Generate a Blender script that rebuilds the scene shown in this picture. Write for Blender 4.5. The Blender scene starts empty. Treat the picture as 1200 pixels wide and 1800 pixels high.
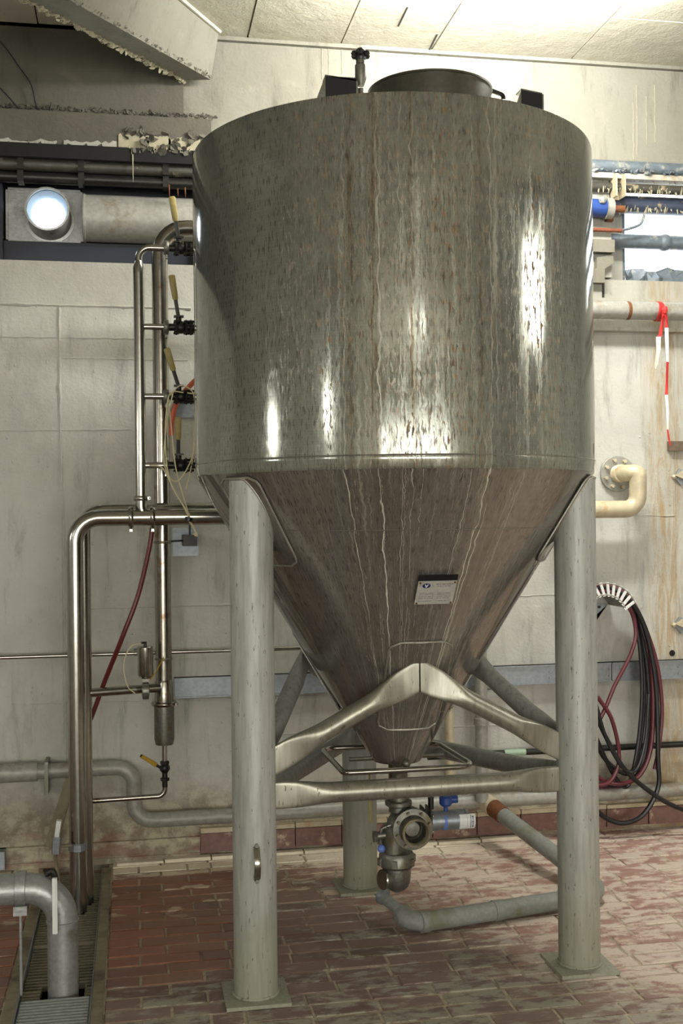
import bpy, bmesh, math, random
from mathutils import Vector as V, Matrix, noise
random.seed(7)
PI = math.pi
S = bpy.context.scene
COL = S.collection

# ------------------------------------------------------------------ camera
CAMF = 1993.3                      # focal length in pixels of the 1200x1800 frame
AR = V((0.983, -0.181, -0.0104)).normalized()
AF = V((0.181, 0.984, 0.0029)).normalized()
AU = AR.cross(AF).normalized(); AF = AU.cross(AR).normalized()
EYE = V((0, 0, 1.78))
cam = bpy.data.cameras.new('camera'); cam.sensor_fit = 'VERTICAL'; cam.sensor_height = 36
cam.lens = CAMF / 1800 * 36; cam.clip_start = .05
co = bpy.data.objects.new('camera', cam); COL.objects.link(co)
co.matrix_world = Matrix(((AR.x, AU.x, -AF.x, EYE.x), (AR.y, AU.y, -AF.y, EYE.y), (AR.z, AU.z, -AF.z, EYE.z), (0, 0, 0, 1)))
S.camera = co
def ray(x, y): return AF + AR * ((x - 600) / CAMF) + AU * ((900 - y) / CAMF)
def W(x, y, Y):                    # a measured point of the photograph at real depth Y
    d = ray(x, y); return EYE + d * (Y / d.y)
def G(x, y, z=0):
    d = ray(x, y); return EYE + d * ((z - EYE.z) / d.z)

# ------------------------------------------------------------------ light and exposure
S.view_settings.view_transform = 'Standard'; S.view_settings.look = 'None'
S.view_settings.gamma = 1; S.view_settings.use_curve_mapping = False
S.view_settings.exposure = 0.5
w = bpy.data.worlds.new('world'); S.world = w; w.use_nodes = True
w.node_tree.nodes['Background'].inputs[0].default_value = (.75, .78, .7, 1)
w.node_tree.nodes['Background'].inputs[1].default_value = .3
LAMPS = [  # strip lights: x, y, z, length x, length y, watts down, watts up, label end
    (1.75, 4.72, 4.08, 1.3, .2, 84, 88, 'above the rear of the tank'),
    (1.0, -6.0, 4.10, 1.6, .3, 40, 0, 'far down the hall'),
]
FILL_LAMPS = [  # unseen fill lamps added at the side walls: position, width, height, watts, label end
    ((-4.3, 3.35, 2.42), .3, .2, 11, 'on the left wall nearest the window strip'),
    ((-4.3, -.55, 2.75), .3, .2, 12, 'on the left wall behind the camera'),
    ((5.2, 2.5, 3.35), 1.1, .7, 14, 'high on the right wall'),
]

# ------------------------------------------------------------------ helpers
class MB:
    def __init__(s): s.bm = bmesh.new(); s.uv = None
    def quadstrip(s, rings, closed_u=True, closed_v=False, cap=True, mi=0):
        bm = s.bm; vs = [[bm.verts.new(p) for p in r] for r in rings]; n = len(rings[0]); m = len(rings)
        for i in range(m if closed_v else m - 1):
            a, b = vs[i], vs[(i + 1) % m]
            for j in range(n if closed_u else n - 1):
                try:
                    f = bm.faces.new((a[j], a[(j + 1) % n], b[(j + 1) % n], b[j])); f.material_index = mi
                except ValueError: pass
        if cap and closed_u and not closed_v:
            bm.faces.new(list(reversed(vs[0]))).material_index = mi; bm.faces.new(vs[-1]).material_index = mi
        return s
    def box(s, c, d, rz=0, mi=0, ax=None):
        c = V(c); R = Matrix.Rotation(rz, 3, 'Z') if ax is None else ax
        r = []
        for z in (-.5, .5):
            r.append([c + R @ V((x * d[0], y * d[1], z * d[2])) for x, y in ((-.5, -.5), (.5, -.5), (.5, .5), (-.5, .5))])
        return s.quadstrip(r, mi=mi)
    def bx(s, a, b, mi=0):
        a, b = V(a), V(b); return s.box((a + b) / 2, [abs(t) for t in (b - a)], mi=mi)
    def sweep(s, pts, rad, n=14, closed=False, up=None, cap=True, mi=0):
        pts = [V(p) for p in pts]; m = len(pts); tang = []
        for i in range(m):
            a = pts[i - 1] if (i or closed) else pts[i]; b = pts[(i + 1) % m] if (i < m - 1 or closed) else pts[i]
            t = (b - a); tang.append(t.normalized() if t.length > 1e-9 else V((0, 0, 1)))
        if up is None:
            t = tang[0]; nrm = t.cross(V((0, 0, 1))) if abs(t.z) < .9 else t.cross(V((1, 0, 0))); nrm.normalize()
        rings = []
        for i in range(m):
            t = tang[i]
            if up is None:
                if i:
                    nrm = nrm - t * nrm.dot(t); nrm.normalize()
                bi = t.cross(nrm)
            else:
                bi = V(up); bi = (bi - t * bi.dot(t)).normalized(); nrm = bi.cross(t)
            r = rad[i] if isinstance(rad, (list, tuple)) else rad
            if not isinstance(r, (list, tuple)): r = (r, r, 2)
            a, b, e = (list(r) + [2])[:3]
            ring = []
            for k in range(n):
                th = 2 * PI * k / n; c, d = math.cos(th), math.sin(th)
                c = math.copysign(abs(c) ** (2 / e), c); d = math.copysign(abs(d) ** (2 / e), d)
                ring.append(pts[i] + nrm * (a * c) + bi * (b * d))
            rings.append(ring)
        return s.quadstrip(rings, closed_v=closed, cap=cap, mi=mi)
    def cyl(s, p0, p1, r0, r1=None, n=20, cap=True, mi=0):
        return s.sweep([p0, p1], [r0, r0 if r1 is None else r1], n, cap=cap, mi=mi)
    def lathe(s, prof, c=(0, 0, 0), ax='Z', n=24, cap=True, mi=0):
        c = V(c); d = {'X': V((1, 0, 0)), 'Y': V((0, 1, 0)), 'Z': V((0, 0, 1))}[ax] if isinstance(ax, str) else V(ax).normalized()
        a = d.orthogonal().normalized(); b = d.cross(a)
        rings = [[c + d * h + (a * math.cos(2 * PI * k / n) + b * math.sin(2 * PI * k / n)) * max(r, 1e-4) for k in range(n)] for r, h in prof]
        return s.quadstrip(rings, cap=cap, mi=mi)
    def prism(s, poly, h, mi=0):       # poly: list of 3D points in a plane, extruded along vector h
        h = V(h); return s.quadstrip([[V(p) for p in poly], [V(p) + h for p in poly]], mi=mi)
    def ball(s, c, r, n=12, sc=(1, 1, 1), mi=0):
        c = V(c); rings = []
        for i in range(n // 2 + 1):
            t = PI * i / (n // 2); q = max(math.sin(t), .01)
            rings.append([c + V((r * sc[0] * q * math.cos(2 * PI * k / n), r * sc[1] * q * math.sin(2 * PI * k / n), -r * sc[2] * math.cos(t))) for k in range(n)])
        return s.quadstrip(rings, mi=mi)

def fillet(pts, r, seg=7):
    pts = [V(p) for p in pts]; out = [pts[0]]
    for i in range(1, len(pts) - 1):
        a, b, c = pts[i - 1], pts[i], pts[i + 1]
        u, v = (a - b).normalized(), (c - b).normalized()
        rr = r[i - 1] if isinstance(r, (list, tuple)) else r
        half = u.angle(v) / 2
        if half > PI / 2 - .02: out.append(b); continue
        d = min(rr / math.tan(half), (a - b).length * .49 if i > 1 else (a - b).length * .98, (c - b).length * .49 if i < len(pts) - 2 else (c - b).length * .98)
        R_ = d * math.tan(half); cen = b + (u + v).normalized() * (R_ / math.sin(half))
        p, q = b + u * d - cen, b + v * d - cen; ang = p.angle(q); axn = p.cross(q).normalized()
        for k in range(seg + 1): out.append(cen + Matrix.Rotation(ang * k / seg, 3, axn) @ p)
    out.append(pts[-1]); return out
def smoothpts(pts, k=8):               # catmull-rom
    pts = [V(p) for p in pts]; P_ = [pts[0] * 2 - pts[1]] + pts + [pts[-1] * 2 - pts[-2]]; out = []
    for i in range(1, len(P_) - 2):
        a, b, c, d = P_[i - 1:i + 3]
        for j in range(k):
            t = j / k; out.append(.5 * ((2 * b) + (c - a) * t + (2 * a - 5 * b + 4 * c - d) * t * t + (3 * b - a - 3 * c + d) * t ** 3))
    out.append(pts[-1]); return out

def wloc(o):
    p = V((0, 0, 0))
    while o: p += o.location; o = o.parent
    return p
def obj(name, mb, mat, parent=None, loc=None, label=None, cat=None, group=None, kind=None, smooth=True, sharp=38):
    bm = mb.bm; base = wloc(parent) if parent else (V(loc) if loc is not None else V((0, 0, 0)))
    bmesh.ops.translate(bm, verts=bm.verts, vec=-base)
    bmesh.ops.recalc_face_normals(bm, faces=bm.faces)
    me = bpy.data.meshes.new(name); bm.to_mesh(me); bm.free()
    for m in (mat if isinstance(mat, (list, tuple)) else [mat]): me.materials.append(m)
    if smooth:
        me.shade_smooth(); me.set_sharp_from_angle(angle=math.radians(sharp))
    o = bpy.data.objects.new(name, me); COL.objects.link(o)
    if parent: o.parent = parent
    else: o.location = base
    if label: o['label'] = label
    if cat: o['category'] = cat
    if group: o['group'] = group
    if kind: o['kind'] = kind
    return o
def split_obj(name, mb, mat, parent, **kw):      # one object for each separate piece
    bm = mb.bm; bm.verts.ensure_lookup_table(); seen = set(); out = []
    for v in bm.verts:
        if v in seen: continue
        st, isl = [v], []; seen.add(v)
        while st:
            a = st.pop(); isl.append(a)
            for e in a.link_edges:
                b = e.other_vert(a)
                if b not in seen: seen.add(b); st.append(b)
        m = MB(); mp = {a: m.bm.verts.new(a.co) for a in isl}
        for f in {f for a in isl for f in a.link_faces}: m.bm.faces.new([mp[q] for q in f.verts]).material_index = f.material_index
        out.append(obj(name, m, mat, parent, **kw))
    bm.free(); return out
def thing(name, label, cat, loc, group=None):
    o = bpy.data.objects.new(name, None); COL.objects.link(o); o.location = V(loc); o.empty_display_size = .05
    o['label'] = label; o['category'] = cat
    if group: o['group'] = group
    return o
def struct(name, mb, mat, **k): return obj(name, mb, mat, kind='structure', **k)

# ------------------------------------------------------------------ materials
class NT:
    def __init__(s, name):
        s.m = bpy.data.materials.new(name); s.m.use_nodes = True; s.t = s.m.node_tree
        s.b = s.t.nodes['Principled BSDF']
    def n(s, typ, ins=None, **kw):
        nd = s.t.nodes.new(typ)
        for k, v in kw.items(): setattr(nd, k, v)
        for k, v in (ins or {}).items():
            if hasattr(v, 'is_output'): s.t.links.new(v, nd.inputs[k])
            else: nd.inputs[k].default_value = v
        return nd
    def set(s, key, v):
        if hasattr(v, 'is_output'): s.t.links.new(v, s.b.inputs[key])
        else: s.b.inputs[key].default_value = v
    def math(s, op, a, b=0.0, c=0.0, clamp=False):
        nd = s.n('ShaderNodeMath', {0: a, 1: b, 2: c}, operation=op, use_clamp=clamp); return nd.outputs[0]
    def ramp(s, v, lo, hi):
        nd = s.n('ShaderNodeMapRange', {0: v, 1: lo, 2: hi}, interpolation_type='SMOOTHSTEP'); return nd.outputs[0]
    def noise(s, vec, scale, detail=4, rough=.55, dist=0., dim='3D'):
        nd = s.n('ShaderNodeTexNoise', {'Scale': scale, 'Detail': detail, 'Roughness': rough, 'Distortion': dist}, noise_dimensions=dim)
        if dim == '1D': s.t.links.new(vec, nd.inputs['W'])
        else: s.t.links.new(vec, nd.inputs['Vector'])
        return nd.outputs['Fac']
    def mapv(s, vec, sc, loc=(0, 0, 0)): return s.n('ShaderNodeMapping', {'Vector': vec, 'Scale': sc, 'Location': loc}).outputs[0]
    def mix(s, f, a, b, mode='MIX'):
        nd = s.n('ShaderNodeMix', data_type='RGBA', blend_type=mode)
        for i, v in ((0, f), (6, a), (7, b)):
            if hasattr(v, 'is_output'): s.t.links.new(v, nd.inputs[i])
            else: nd.inputs[i].default_value = v if i == 0 else (tuple(v) + (1,))[:4]
        return nd.outputs[2]
    def pos(s): return s.n('ShaderNodeNewGeometry').outputs['Position']
    def objc(s): return s.n('ShaderNodeTexCoord').outputs['Object']
    def uv(s): return s.n('ShaderNodeTexCoord').outputs['UV']
    def rnd(s): return s.n('ShaderNodeObjectInfo').outputs['Random']
    def sep(s, v): return s.n('ShaderNodeSeparateXYZ', {0: v}).outputs
    def comb(s, x, y, z): return s.n('ShaderNodeCombineXYZ', {0: x, 1: y, 2: z}).outputs[0]
    def bump(s, h, st=.3, dist=.005):
        nd = s.n('ShaderNodeBump', {'Height': h, 'Strength': st, 'Distance': dist}); s.t.links.new(nd.outputs[0], s.b.inputs['Normal'])
def C(r, g, b):
    f = lambda c: (c / 255 / 12.92) if c / 255 < .04045 else ((c / 255 + .055) / 1.055) ** 2.4
    return (f(r), f(g), f(b))
def simple(name, col, rough=.5, metal=0., bump=0., bscale=60, var=.0, spec=.5, stain=None, stain_amt=(.5, .7), sscale=6):
    t = NT(name); p = t.pos(); c = tuple(col) + (1,)
    cc = c
    n = t.noise(p, bscale, 4)
    if var: cc = t.mix(t.math('MULTIPLY', t.ramp(n, .3, .7), var), col, tuple(x * .45 for x in col))
    if stain:
        cc = t.mix(t.ramp(t.noise(p, sscale, 5, .6), *stain_amt), cc if var else col, stain)
    t.set('Base Color', cc); t.set('Roughness', rough); t.set('Metallic', metal); t.set('Specular IOR Level', spec)
    if bump: t.bump(n, bump, .004)
    return t.m

def mat_concrete(name, base=(176, 174, 160), dark=(128, 124, 108), dirt=True, streak=.5):
    t = NT(name); p = t.pos(); x, y, z = t.sep(p)[:3]
    big = t.noise(p, 1.3, 5, .6); mid = t.noise(p, 7, 5, .62); fine = t.noise(p, 60, 4, .6)
    st = t.noise(t.mapv(p, (9, 9, 1.6)), 1, 6, .7, .4)
    c = t.mix(t.math('MULTIPLY', t.ramp(big, .35, .72), .55), C(*base), C(*dark))
    c = t.mix(t.math('MULTIPLY', t.ramp(st, .5, .78), streak), c, C(*[k * .72 for k in dark]))
    c = t.mix(t.math('MULTIPLY', t.ramp(mid, .55, .8), .35), c, C(min(255, base[0] + 28), min(255, base[1] + 26), base[2] + 20))
    c = t.mix(t.math('MULTIPLY', t.ramp(fine, .6, .75), .22), c, C(90, 86, 74))
    if dirt:
        # splashed, stained plinth zone, and grimy top band below the window
        zn = t.math('ADD', z, t.math('MULTIPLY', t.math('SUBTRACT', mid, .5), .45))
        low = t.math('SUBTRACT', 1.0, t.ramp(zn, .16, .52))
        c = t.mix(t.math('MULTIPLY', low, .8), c, t.mix(t.ramp(t.noise(p, 9, 5, .7), .4, .62), C(126, 112, 88), C(184, 176, 148)))
        red = t.math('MULTIPLY', t.math('SUBTRACT', 1.0, t.ramp(zn, .05, .2)), t.ramp(t.noise(t.mapv(p, (3, 3, 14)), 1, 3), .42, .6))
        c = t.mix(t.math('MULTIPLY', red, .7), c, C(128, 84, 72))
        # yellow lime run under the right hand window
        xm = t.math('MULTIPLY', t.ramp(x, 2.80, 2.94), t.math('SUBTRACT', 1.0, t.ramp(x, 3.02, 3.12)))
        yr = t.noise(t.mapv(p, (20, 20, 2.6)), 1, 6, .75, 1.2)
        c = t.mix(t.math('MULTIPLY', xm, t.math('MULTIPLY', t.ramp(yr, .36, .66), .75)), c, C(156, 128, 78))
        g = t.math('MULTIPLY', t.ramp(t.math('ADD', z, t.math('MULTIPLY', mid, .3)), 2.75, 3.2), .35)
        c = t.mix(g, c, C(120, 116, 100))
    t.set('Base Color', c); t.set('Roughness', .82)
    t.bump(t.math('ADD', t.math('MULTIPLY', mid, 1.2), t.math('MULTIPLY', fine, .35)), .55, .012)
    return t.m

def mat_tank(name, cone=False):
    t = NT(name); uv = t.uv(); u, v = t.sep(uv)[:2]
    wob = t.math('MULTIPLY', t.math('SUBTRACT', t.noise(t.mapv(uv, (16, 10, 1)), 1, 2), .5), .045)
    uw = t.math('ADD', u, wob)
    uw2 = t.math('ADD', u, t.math('MULTIPLY', t.math('SUBTRACT', t.noise(t.mapv(uv, (22, 26, 1), (3, 1, 0)), 1, 3), .5), .03))
    # broad masks across the face
    mid = t.math('MULTIPLY', t.ramp(u, -.52, -.3), t.math('SUBTRACT', 1.0, t.ramp(u, .12, .4)))
    wide = t.math('MULTIPLY', t.ramp(u, -.8, -.2), t.math('SUBTRACT', 1.0, t.ramp(u, .35, .75)))
    brush = t.noise(t.mapv(uv, (4, 260, 1) if not cone else (90, 3, 1)), 1, 3)
    blot = t.noise(t.mapv(uv, (3, 1.6, 1)), 1, 5, .6)
    lo, hi = (C(140, 143, 134), C(166, 169, 158)) if not cone else (C(132, 128, 120), C(156, 152, 144))
    c = t.mix(t.ramp(blot, .3, .7), lo, hi)
    c = t.mix(t.math('MULTIPLY', t.ramp(brush, .3, .7), .25), c, C(108, 104, 94))
    # soft grey veils of lime
    veil = t.noise(t.mapv(t.comb(uw2, v, 0), (45, 1.2, 1)), 1, 6, .75)
    vm = t.math('MULTIPLY', t.math('MULTIPLY', t.ramp(veil, .45, .75), .6), wide)
    c = t.mix(vm, c, C(158, 156, 140))
    # thin wandering white drips
    d1 = t.noise(t.math('MULTIPLY', uw, 1.0), 80, 2, .5, 0, '1D')
    d2 = t.noise(t.math('ADD', uw2, 5.0), 150, 2, .5, 0, '1D')
    br = t.ramp(t.noise(t.mapv(uv, (20, 1.3, 1)), 1, 3), .38, .52)
    l1 = t.math('MULTIPLY', t.math('MULTIPLY', t.ramp(d1, .67, .70), br), mid)
    br2 = t.ramp(t.noise(t.mapv(uv, (26, 1.0, 1), (7, 2, 0)), 1, 3), .5, .6)
    l2 = t.math('MULTIPLY', t.math('MULTIPLY', t.ramp(d2, .66, .71), br2), wide)
    lines = t.math('MULTIPLY', t.math('MAXIMUM', l1, t.math('MULTIPLY', l2, .7)), 1.0 if cone else .3)
    # rust: short dashes and longer runs
    r1 = t.ramp(t.noise(t.mapv(uv, (105, 19, 1), (2, 9, 0)), 1, 4, .62), .545, .59)
    zone = t.ramp(t.noise(t.mapv(uv, (5, .6, 1)), 1, 3), .42, .6)
    rust = t.math('MULTIPLY', t.math('MULTIPLY', r1, t.math('ADD', .35, t.math('MULTIPLY', zone, .65))), wide)
    r2 = t.math('MULTIPLY', t.ramp(t.noise(t.mapv(t.comb(uw2, v, 0), (120, 6, 1), (4, 4, 0)), 1, 5, .65), .56, .64), mid)
    rr = t.math('MULTIPLY', t.math('MAXIMUM', rust, t.math('MULTIPLY', r2, .8)), .35 if cone else .85)
    c = t.mix(rr, c, t.mix(t.ramp(t.noise(uv, 30, 3), .4, .6), C(78, 62, 40), C(128, 86, 38)))
    for u0, wd in ((-.245, .022), (-.33, .012), (.13, .006), (-.12, .010)) if not cone else ():
        run = t.math('MULTIPLY', t.math('SUBTRACT', 1.0, t.ramp(t.math('ABSOLUTE', t.math('SUBTRACT', uw2, u0)), wd * .4, wd)), t.ramp(t.noise(t.mapv(uv, (90, 5, 1), (u0 * 50, 0, 0)), 1, 4, .7), .45, .58))
        c = t.mix(t.math('MULTIPLY', run, .6), c, C(100, 74, 34))
    dk = t.math('MULTIPLY', t.ramp(t.noise(t.mapv(uv, (190, 24, 1), (8, 3, 0)), 1, 4), .555, .61), .55)
    c = t.mix(dk, c, C(62, 58, 50))
    c = t.mix(t.math('MULTIPLY', lines, .85), c, C(205, 202, 186))
    t.set('Base Color', c)
    cover = t.math('MAXIMUM', t.math('MAXIMUM', lines, rr), t.math('MULTIPLY', vm, .9), clamp=True)
    t.set('Metallic', t.math('MULTIPLY', t.math('SUBTRACT', 1.0, cover), .68))
    t.set('Specular IOR Level', .3)
    t.set('Roughness', t.math('ADD', t.math('ADD', .05, t.math('MULTIPLY', blot, .09)), t.math('MULTIPLY', cover, .75)))
    t.bump(t.math('ADD', t.math('MULTIPLY', t.noise(t.mapv(uv, (2.2, 1.4, 1)), 1, 2), .6), t.math('MULTIPLY', cover, .25)), .06, .002)
    return t.m

def mat_leg(name, base=(176, 178, 171), metal=.25, rough=.48):
    t = NT(name); p = t.pos(); x, y, z = t.sep(p)[:3]
    st = t.noise(t.mapv(p, (60, 60, 6)), 1, 3); ch = t.ramp(t.noise(t.mapv(p, (110, 110, 26), (3, 3, 3)), 1, 2), .66, .72)
    big = t.noise(p, 5, 5, .6)
    c = t.mix(t.ramp(st, .35, .75), C(*base), C(*[k * .87 for k in base]))
    low = t.math('SUBTRACT', 1.0, t.ramp(t.math('ADD', z, t.math('MULTIPLY', big, .5)), .3, .9))
    c = t.mix(t.math('MULTIPLY', low, .55), c, C(140, 138, 108))
    c = t.mix(t.math('MULTIPLY', ch, .75), c, C(82, 78, 66))
    t.set('Base Color', c); t.set('Metallic', metal); t.set('Roughness', t.math('ADD', rough, t.math('MULTIPLY', low, .25)))
    t.bump(t.math('SUBTRACT', t.math('MULTIPLY', st, .4), ch), .3, .002)
    return t.m

def mat_brick():
    t = NT('brick_paver'); p = t.pos(); x, y, z = t.sep(p)[:3]; r = t.rnd()
    big = t.noise(p, 2.2, 4, .6); mid = t.noise(t.mapv(p, (9, 16, 9)), 1, 6, .68); fine = t.noise(p, 90, 3)
    clean = t.mix(r, C(146, 96, 74), C(120, 82, 68)); old = t.mix(r, C(134, 112, 102), C(106, 88, 80)); rose = t.mix(r, C(165, 130, 118), C(146, 110, 100))
    # scuffed greyish bricks at the front, red ones on the left, pink limed ones on the right
    left = t.math('MULTIPLY', t.math('SUBTRACT', 1.0, t.ramp(t.math('ADD', x, t.math('MULTIPLY', big, .8)), .5, 1.35)), t.ramp(y, 4.15, 4.6))
    right = t.ramp(t.math('ADD', t.math('ADD', x, t.math('MULTIPLY', y, .62)), t.math('MULTIPLY', big, .8)), 4.3, 5.0)
    c = t.mix(right, old, rose); c = t.mix(left, c, clean)
    lime_amt = t.math('ADD', t.math('MULTIPLY', right, .09), t.math('MULTIPLY', left, -.17))
    near = t.math('SUBTRACT', 1.0, t.ramp(y, 3.9, 4.7)); lime_amt = t.math('ADD', lime_amt, t.math('MULTIPLY', near, .06))
    lime = t.ramp(t.math('ADD', t.math('ADD', mid, t.math('MULTIPLY', t.math('SUBTRACT', r, .5), .12)), lime_amt), .5, .64)
    c = t.mix(t.math('MULTIPLY', lime, .75), c, t.mix(right, C(168, 164, 148), C(214, 202, 186)))
    # window glare painted as cream colour on the bricks towards the wall
    sc_ = t.math('MULTIPLY', t.ramp(t.math('ADD', y, t.math('MULTIPLY', mid, .35)), 5.88, 5.96), t.math('SUBTRACT', 1.0, t.ramp(x, 1.5, 2.2)))
    c = t.mix(sc_, c, C(225, 214, 192))
    spot = t.math('MULTIPLY', t.math('MULTIPLY', t.ramp(t.noise(t.mapv(p, (4, 9, 9), (3, 1, 0)), 1, 3), .58, .61), t.ramp(y, 5.0, 5.3)), t.math('SUBTRACT', 1.0, t.ramp(x, 1.0, 1.5)))
    c = t.mix(t.math('MULTIPLY', spot, .8), c, C(214, 196, 172))
    c = t.mix(t.math('MULTIPLY', t.ramp(fine, .58, .7), .25), c, C(60, 46, 40))
    t.set('Base Color', c)
    wet = t.math('MULTIPLY', left, .22)
    t.set('Roughness', t.math('SUBTRACT', t.math('ADD', .5, t.math('MULTIPLY', lime, .3)), wet))
    t.bump(t.math('ADD', mid, t.math('MULTIPLY', fine, .25)), .35, .006)
    return t.m

M = {}
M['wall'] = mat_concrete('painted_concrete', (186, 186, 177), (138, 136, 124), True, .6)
M['wall_dark'] = mat_concrete('shade_dark_concrete', (88, 85, 74), (66, 63, 53), False)  # shade of the beam put into the base colour; lintel uses it too
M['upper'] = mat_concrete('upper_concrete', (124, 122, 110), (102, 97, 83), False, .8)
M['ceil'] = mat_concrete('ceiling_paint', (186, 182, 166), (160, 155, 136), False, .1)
M['tank'] = mat_tank('stained_stainless'); M['cone'] = mat_tank('stained_cone_stainless', True)
M['leg'] = mat_leg('grey_leg_paint'); M['brace'] = mat_leg('spattered_brace_steel', (158, 156, 142), .7, .36)
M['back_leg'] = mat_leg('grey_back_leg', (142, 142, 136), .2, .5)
M['brick'] = mat_brick()
M['mortar'] = simple('mortar', C(184, 172, 150), .9, 0, .4, 40, .5, stain=C(104, 84, 68), sscale=3)
M['steel'] = simple('polished_pipe_steel', C(176, 174, 166), .2, 1, 0, 40, .25)
M['steel_brown'] = simple('tarnished_pipe_steel', C(164, 160, 150), .22, 1, .05, 30, .35, stain=C(128, 106, 84), stain_amt=(.55, .7), sscale=14)
M['steel_dull'] = simple('dull_valve_steel', C(128, 127, 118), .42, .75, .2, 70, .5, stain=C(110, 104, 78), sscale=12)
M['neck'] = simple('brushed_neck_steel', C(112, 110, 102), .3, .9, .1, 60, .3)
M['dark_steel'] = simple('dark_cast_steel', C(52, 51, 48), .4, .7, .1, 80, .4)
M['galv'] = simple('galvanised_steel', C(150, 156, 160), .42, .6, .15, 45, .35)
M['galv_dull'] = simple('dull_grey_pipe', C(158, 157, 148), .5, .25, .2, 40, .35, stain=C(126, 112, 90), stain_amt=(.55, .75), sscale=5)
M['pvc'] = simple('grey_plastic_pipe', C(136, 140, 134), .5, 0, .1, 60, .35, stain=C(112, 112, 92), sscale=7)
M['lagged'] = simple('cream_painted_pipe', C(196, 184, 154), .45, .1, .2, 30, .3, stain=C(178, 130, 76), stain_amt=(.58, .75), sscale=9)
M['rust'] = simple('rusty_steel', C(120, 74, 42), .8, .2, .4, 50, .5)
M['black'] = simple('black_rubber', C(22, 22, 24), .35)
M['blackmat'] = simple('black_plate', C(20, 21, 25), .5, .3, 0, 90, .3)
M['maroon'] = simple('maroon_rubber', C(92, 34, 44), .35)
M['redhose'] = simple('dark_red_hose', C(92, 30, 24), .35)
M['orange'] = simple('orange_hose', C(214, 104, 74), .5)
M['yellow'] = simple('yellow_sleeve', C(158, 142, 84), .5, 0, 0, 60, .3)
M['yellow2'] = simple('bright_yellow_sleeve', C(168, 132, 22), .5)
M['cream'] = simple('cream_tubing', C(206, 198, 160), .4)
M['blue'] = simple('blue_plastic', C(38, 66, 128), .35)
M['blueball'] = simple('pale_blue_plastic', C(96, 122, 190), .35)
M['navy'] = simple('navy_frame_paint', C(22, 27, 40), .5)
M['tapered'] = simple('red_tape', C(190, 42, 40), .5); M['tapewhite'] = simple('white_tape', C(236, 228, 214), .5)
M['peel'] = simple('peeling_paint', C(158, 152, 128), .8, 0, .3, 50, .3)
M['grime'] = simple('grimy_pipe', C(74, 72, 64), .5, .3, .5, 30, .6, stain=C(150, 140, 112), stain_amt=(.6, .7), sscale=12)
M['bluegrime'] = simple('weathered_blue_grey_pipe', C(104, 114, 122), .5, .2, .4, 30, .5, stain=C(150, 150, 140), stain_amt=(.55, .68), sscale=16)
M['label'] = simple('label_paper', C(222, 224, 220), .5); M['nameplate'] = simple('nameplate_metal', C(190, 190, 182), .4, .2, 0, 50, .3)
M['text'] = simple('grey_print', C(128, 128, 124), .5); M['navyprint'] = simple('navy_print', C(20, 34, 92), .4)
M['frame_stone'] = simple('channel_edge_concrete', C(140, 132, 108), .8, 0, .4, 30, .4, stain=C(94, 86, 68), sscale=5)
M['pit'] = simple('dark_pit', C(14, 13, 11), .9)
M['grate'] = simple('dark_grate_steel', C(134, 128, 106), .5, .3, .2, 60, .5)
M['grate2'] = simple('light_grate_plate', C(146, 152, 150), .45, .5, .1, 60, .3)
M['skirt'] = simple('red_skirting_tile', C(126, 92, 82), .5, 0, .5, 26, .5, stain=C(176, 160, 140), stain_amt=(.58, .7), sscale=14)
M['weld'] = simple('weld_bead', C(176, 174, 164), .35, .8, .6, 200, .3)
M['wood'] = simple('weathered_block', C(112, 96, 80), .8, 0, .5, 40, .5)
def emit(name, col, st):
    t = NT(name); t.set('Base Color', (0, 0, 0, 1)); t.set('Emission Color', tuple(col) + (1,)); t.set('Emission Strength', st); return t.m
M['daylight'] = emit('window_daylight', (.93, .97, 1.0), 4.5)
M['lens'] = emit('bright_lens', (.78, .9, 1.0), 16)
M['glass_front'] = simple('milky_glass', C(150, 168, 186), .25)
M['tube'] = emit('lit_tube', (1, .97, .86), 6)
t = NT('clear_glass'); t.set('Base Color', (.8, .88, .9, 1)); t.set('Roughness', .08); t.set('Transmission Weight', .9); t.set('Alpha', 1.0); M['glass'] = t.m

# ------------------------------------------------------------------ structure
WY = 5.985; CZ = 4.305
RX0, RX1, RY0, RY1 = -4.5, 5.6, -10.0, WY
Z0, Z1 = 3.10, 3.66
mb = MB()
mb.bx((RX0, WY, -.1), (2.6, WY + .4, Z0)); mb.bx((2.6, WY, -.1), (3.085, WY + .4, 2.985)); mb.bx((3.085, WY + .05, -.1), (RX1, WY + .4, 2.72)); mb.bx((3.085, WY, 2.72), (RX1, WY + .4, 2.985))
wall = struct('wall_back', mb, M['wall'])
for a, b in (((.36, WY, Z0), (2.66, WY + .4, Z1)), ((4.3, WY, 2.985), (RX1, WY + .4, Z1))):
    mb = MB(); mb.bx(a, b); obj('pier', mb, M['wall'], wall)
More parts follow.
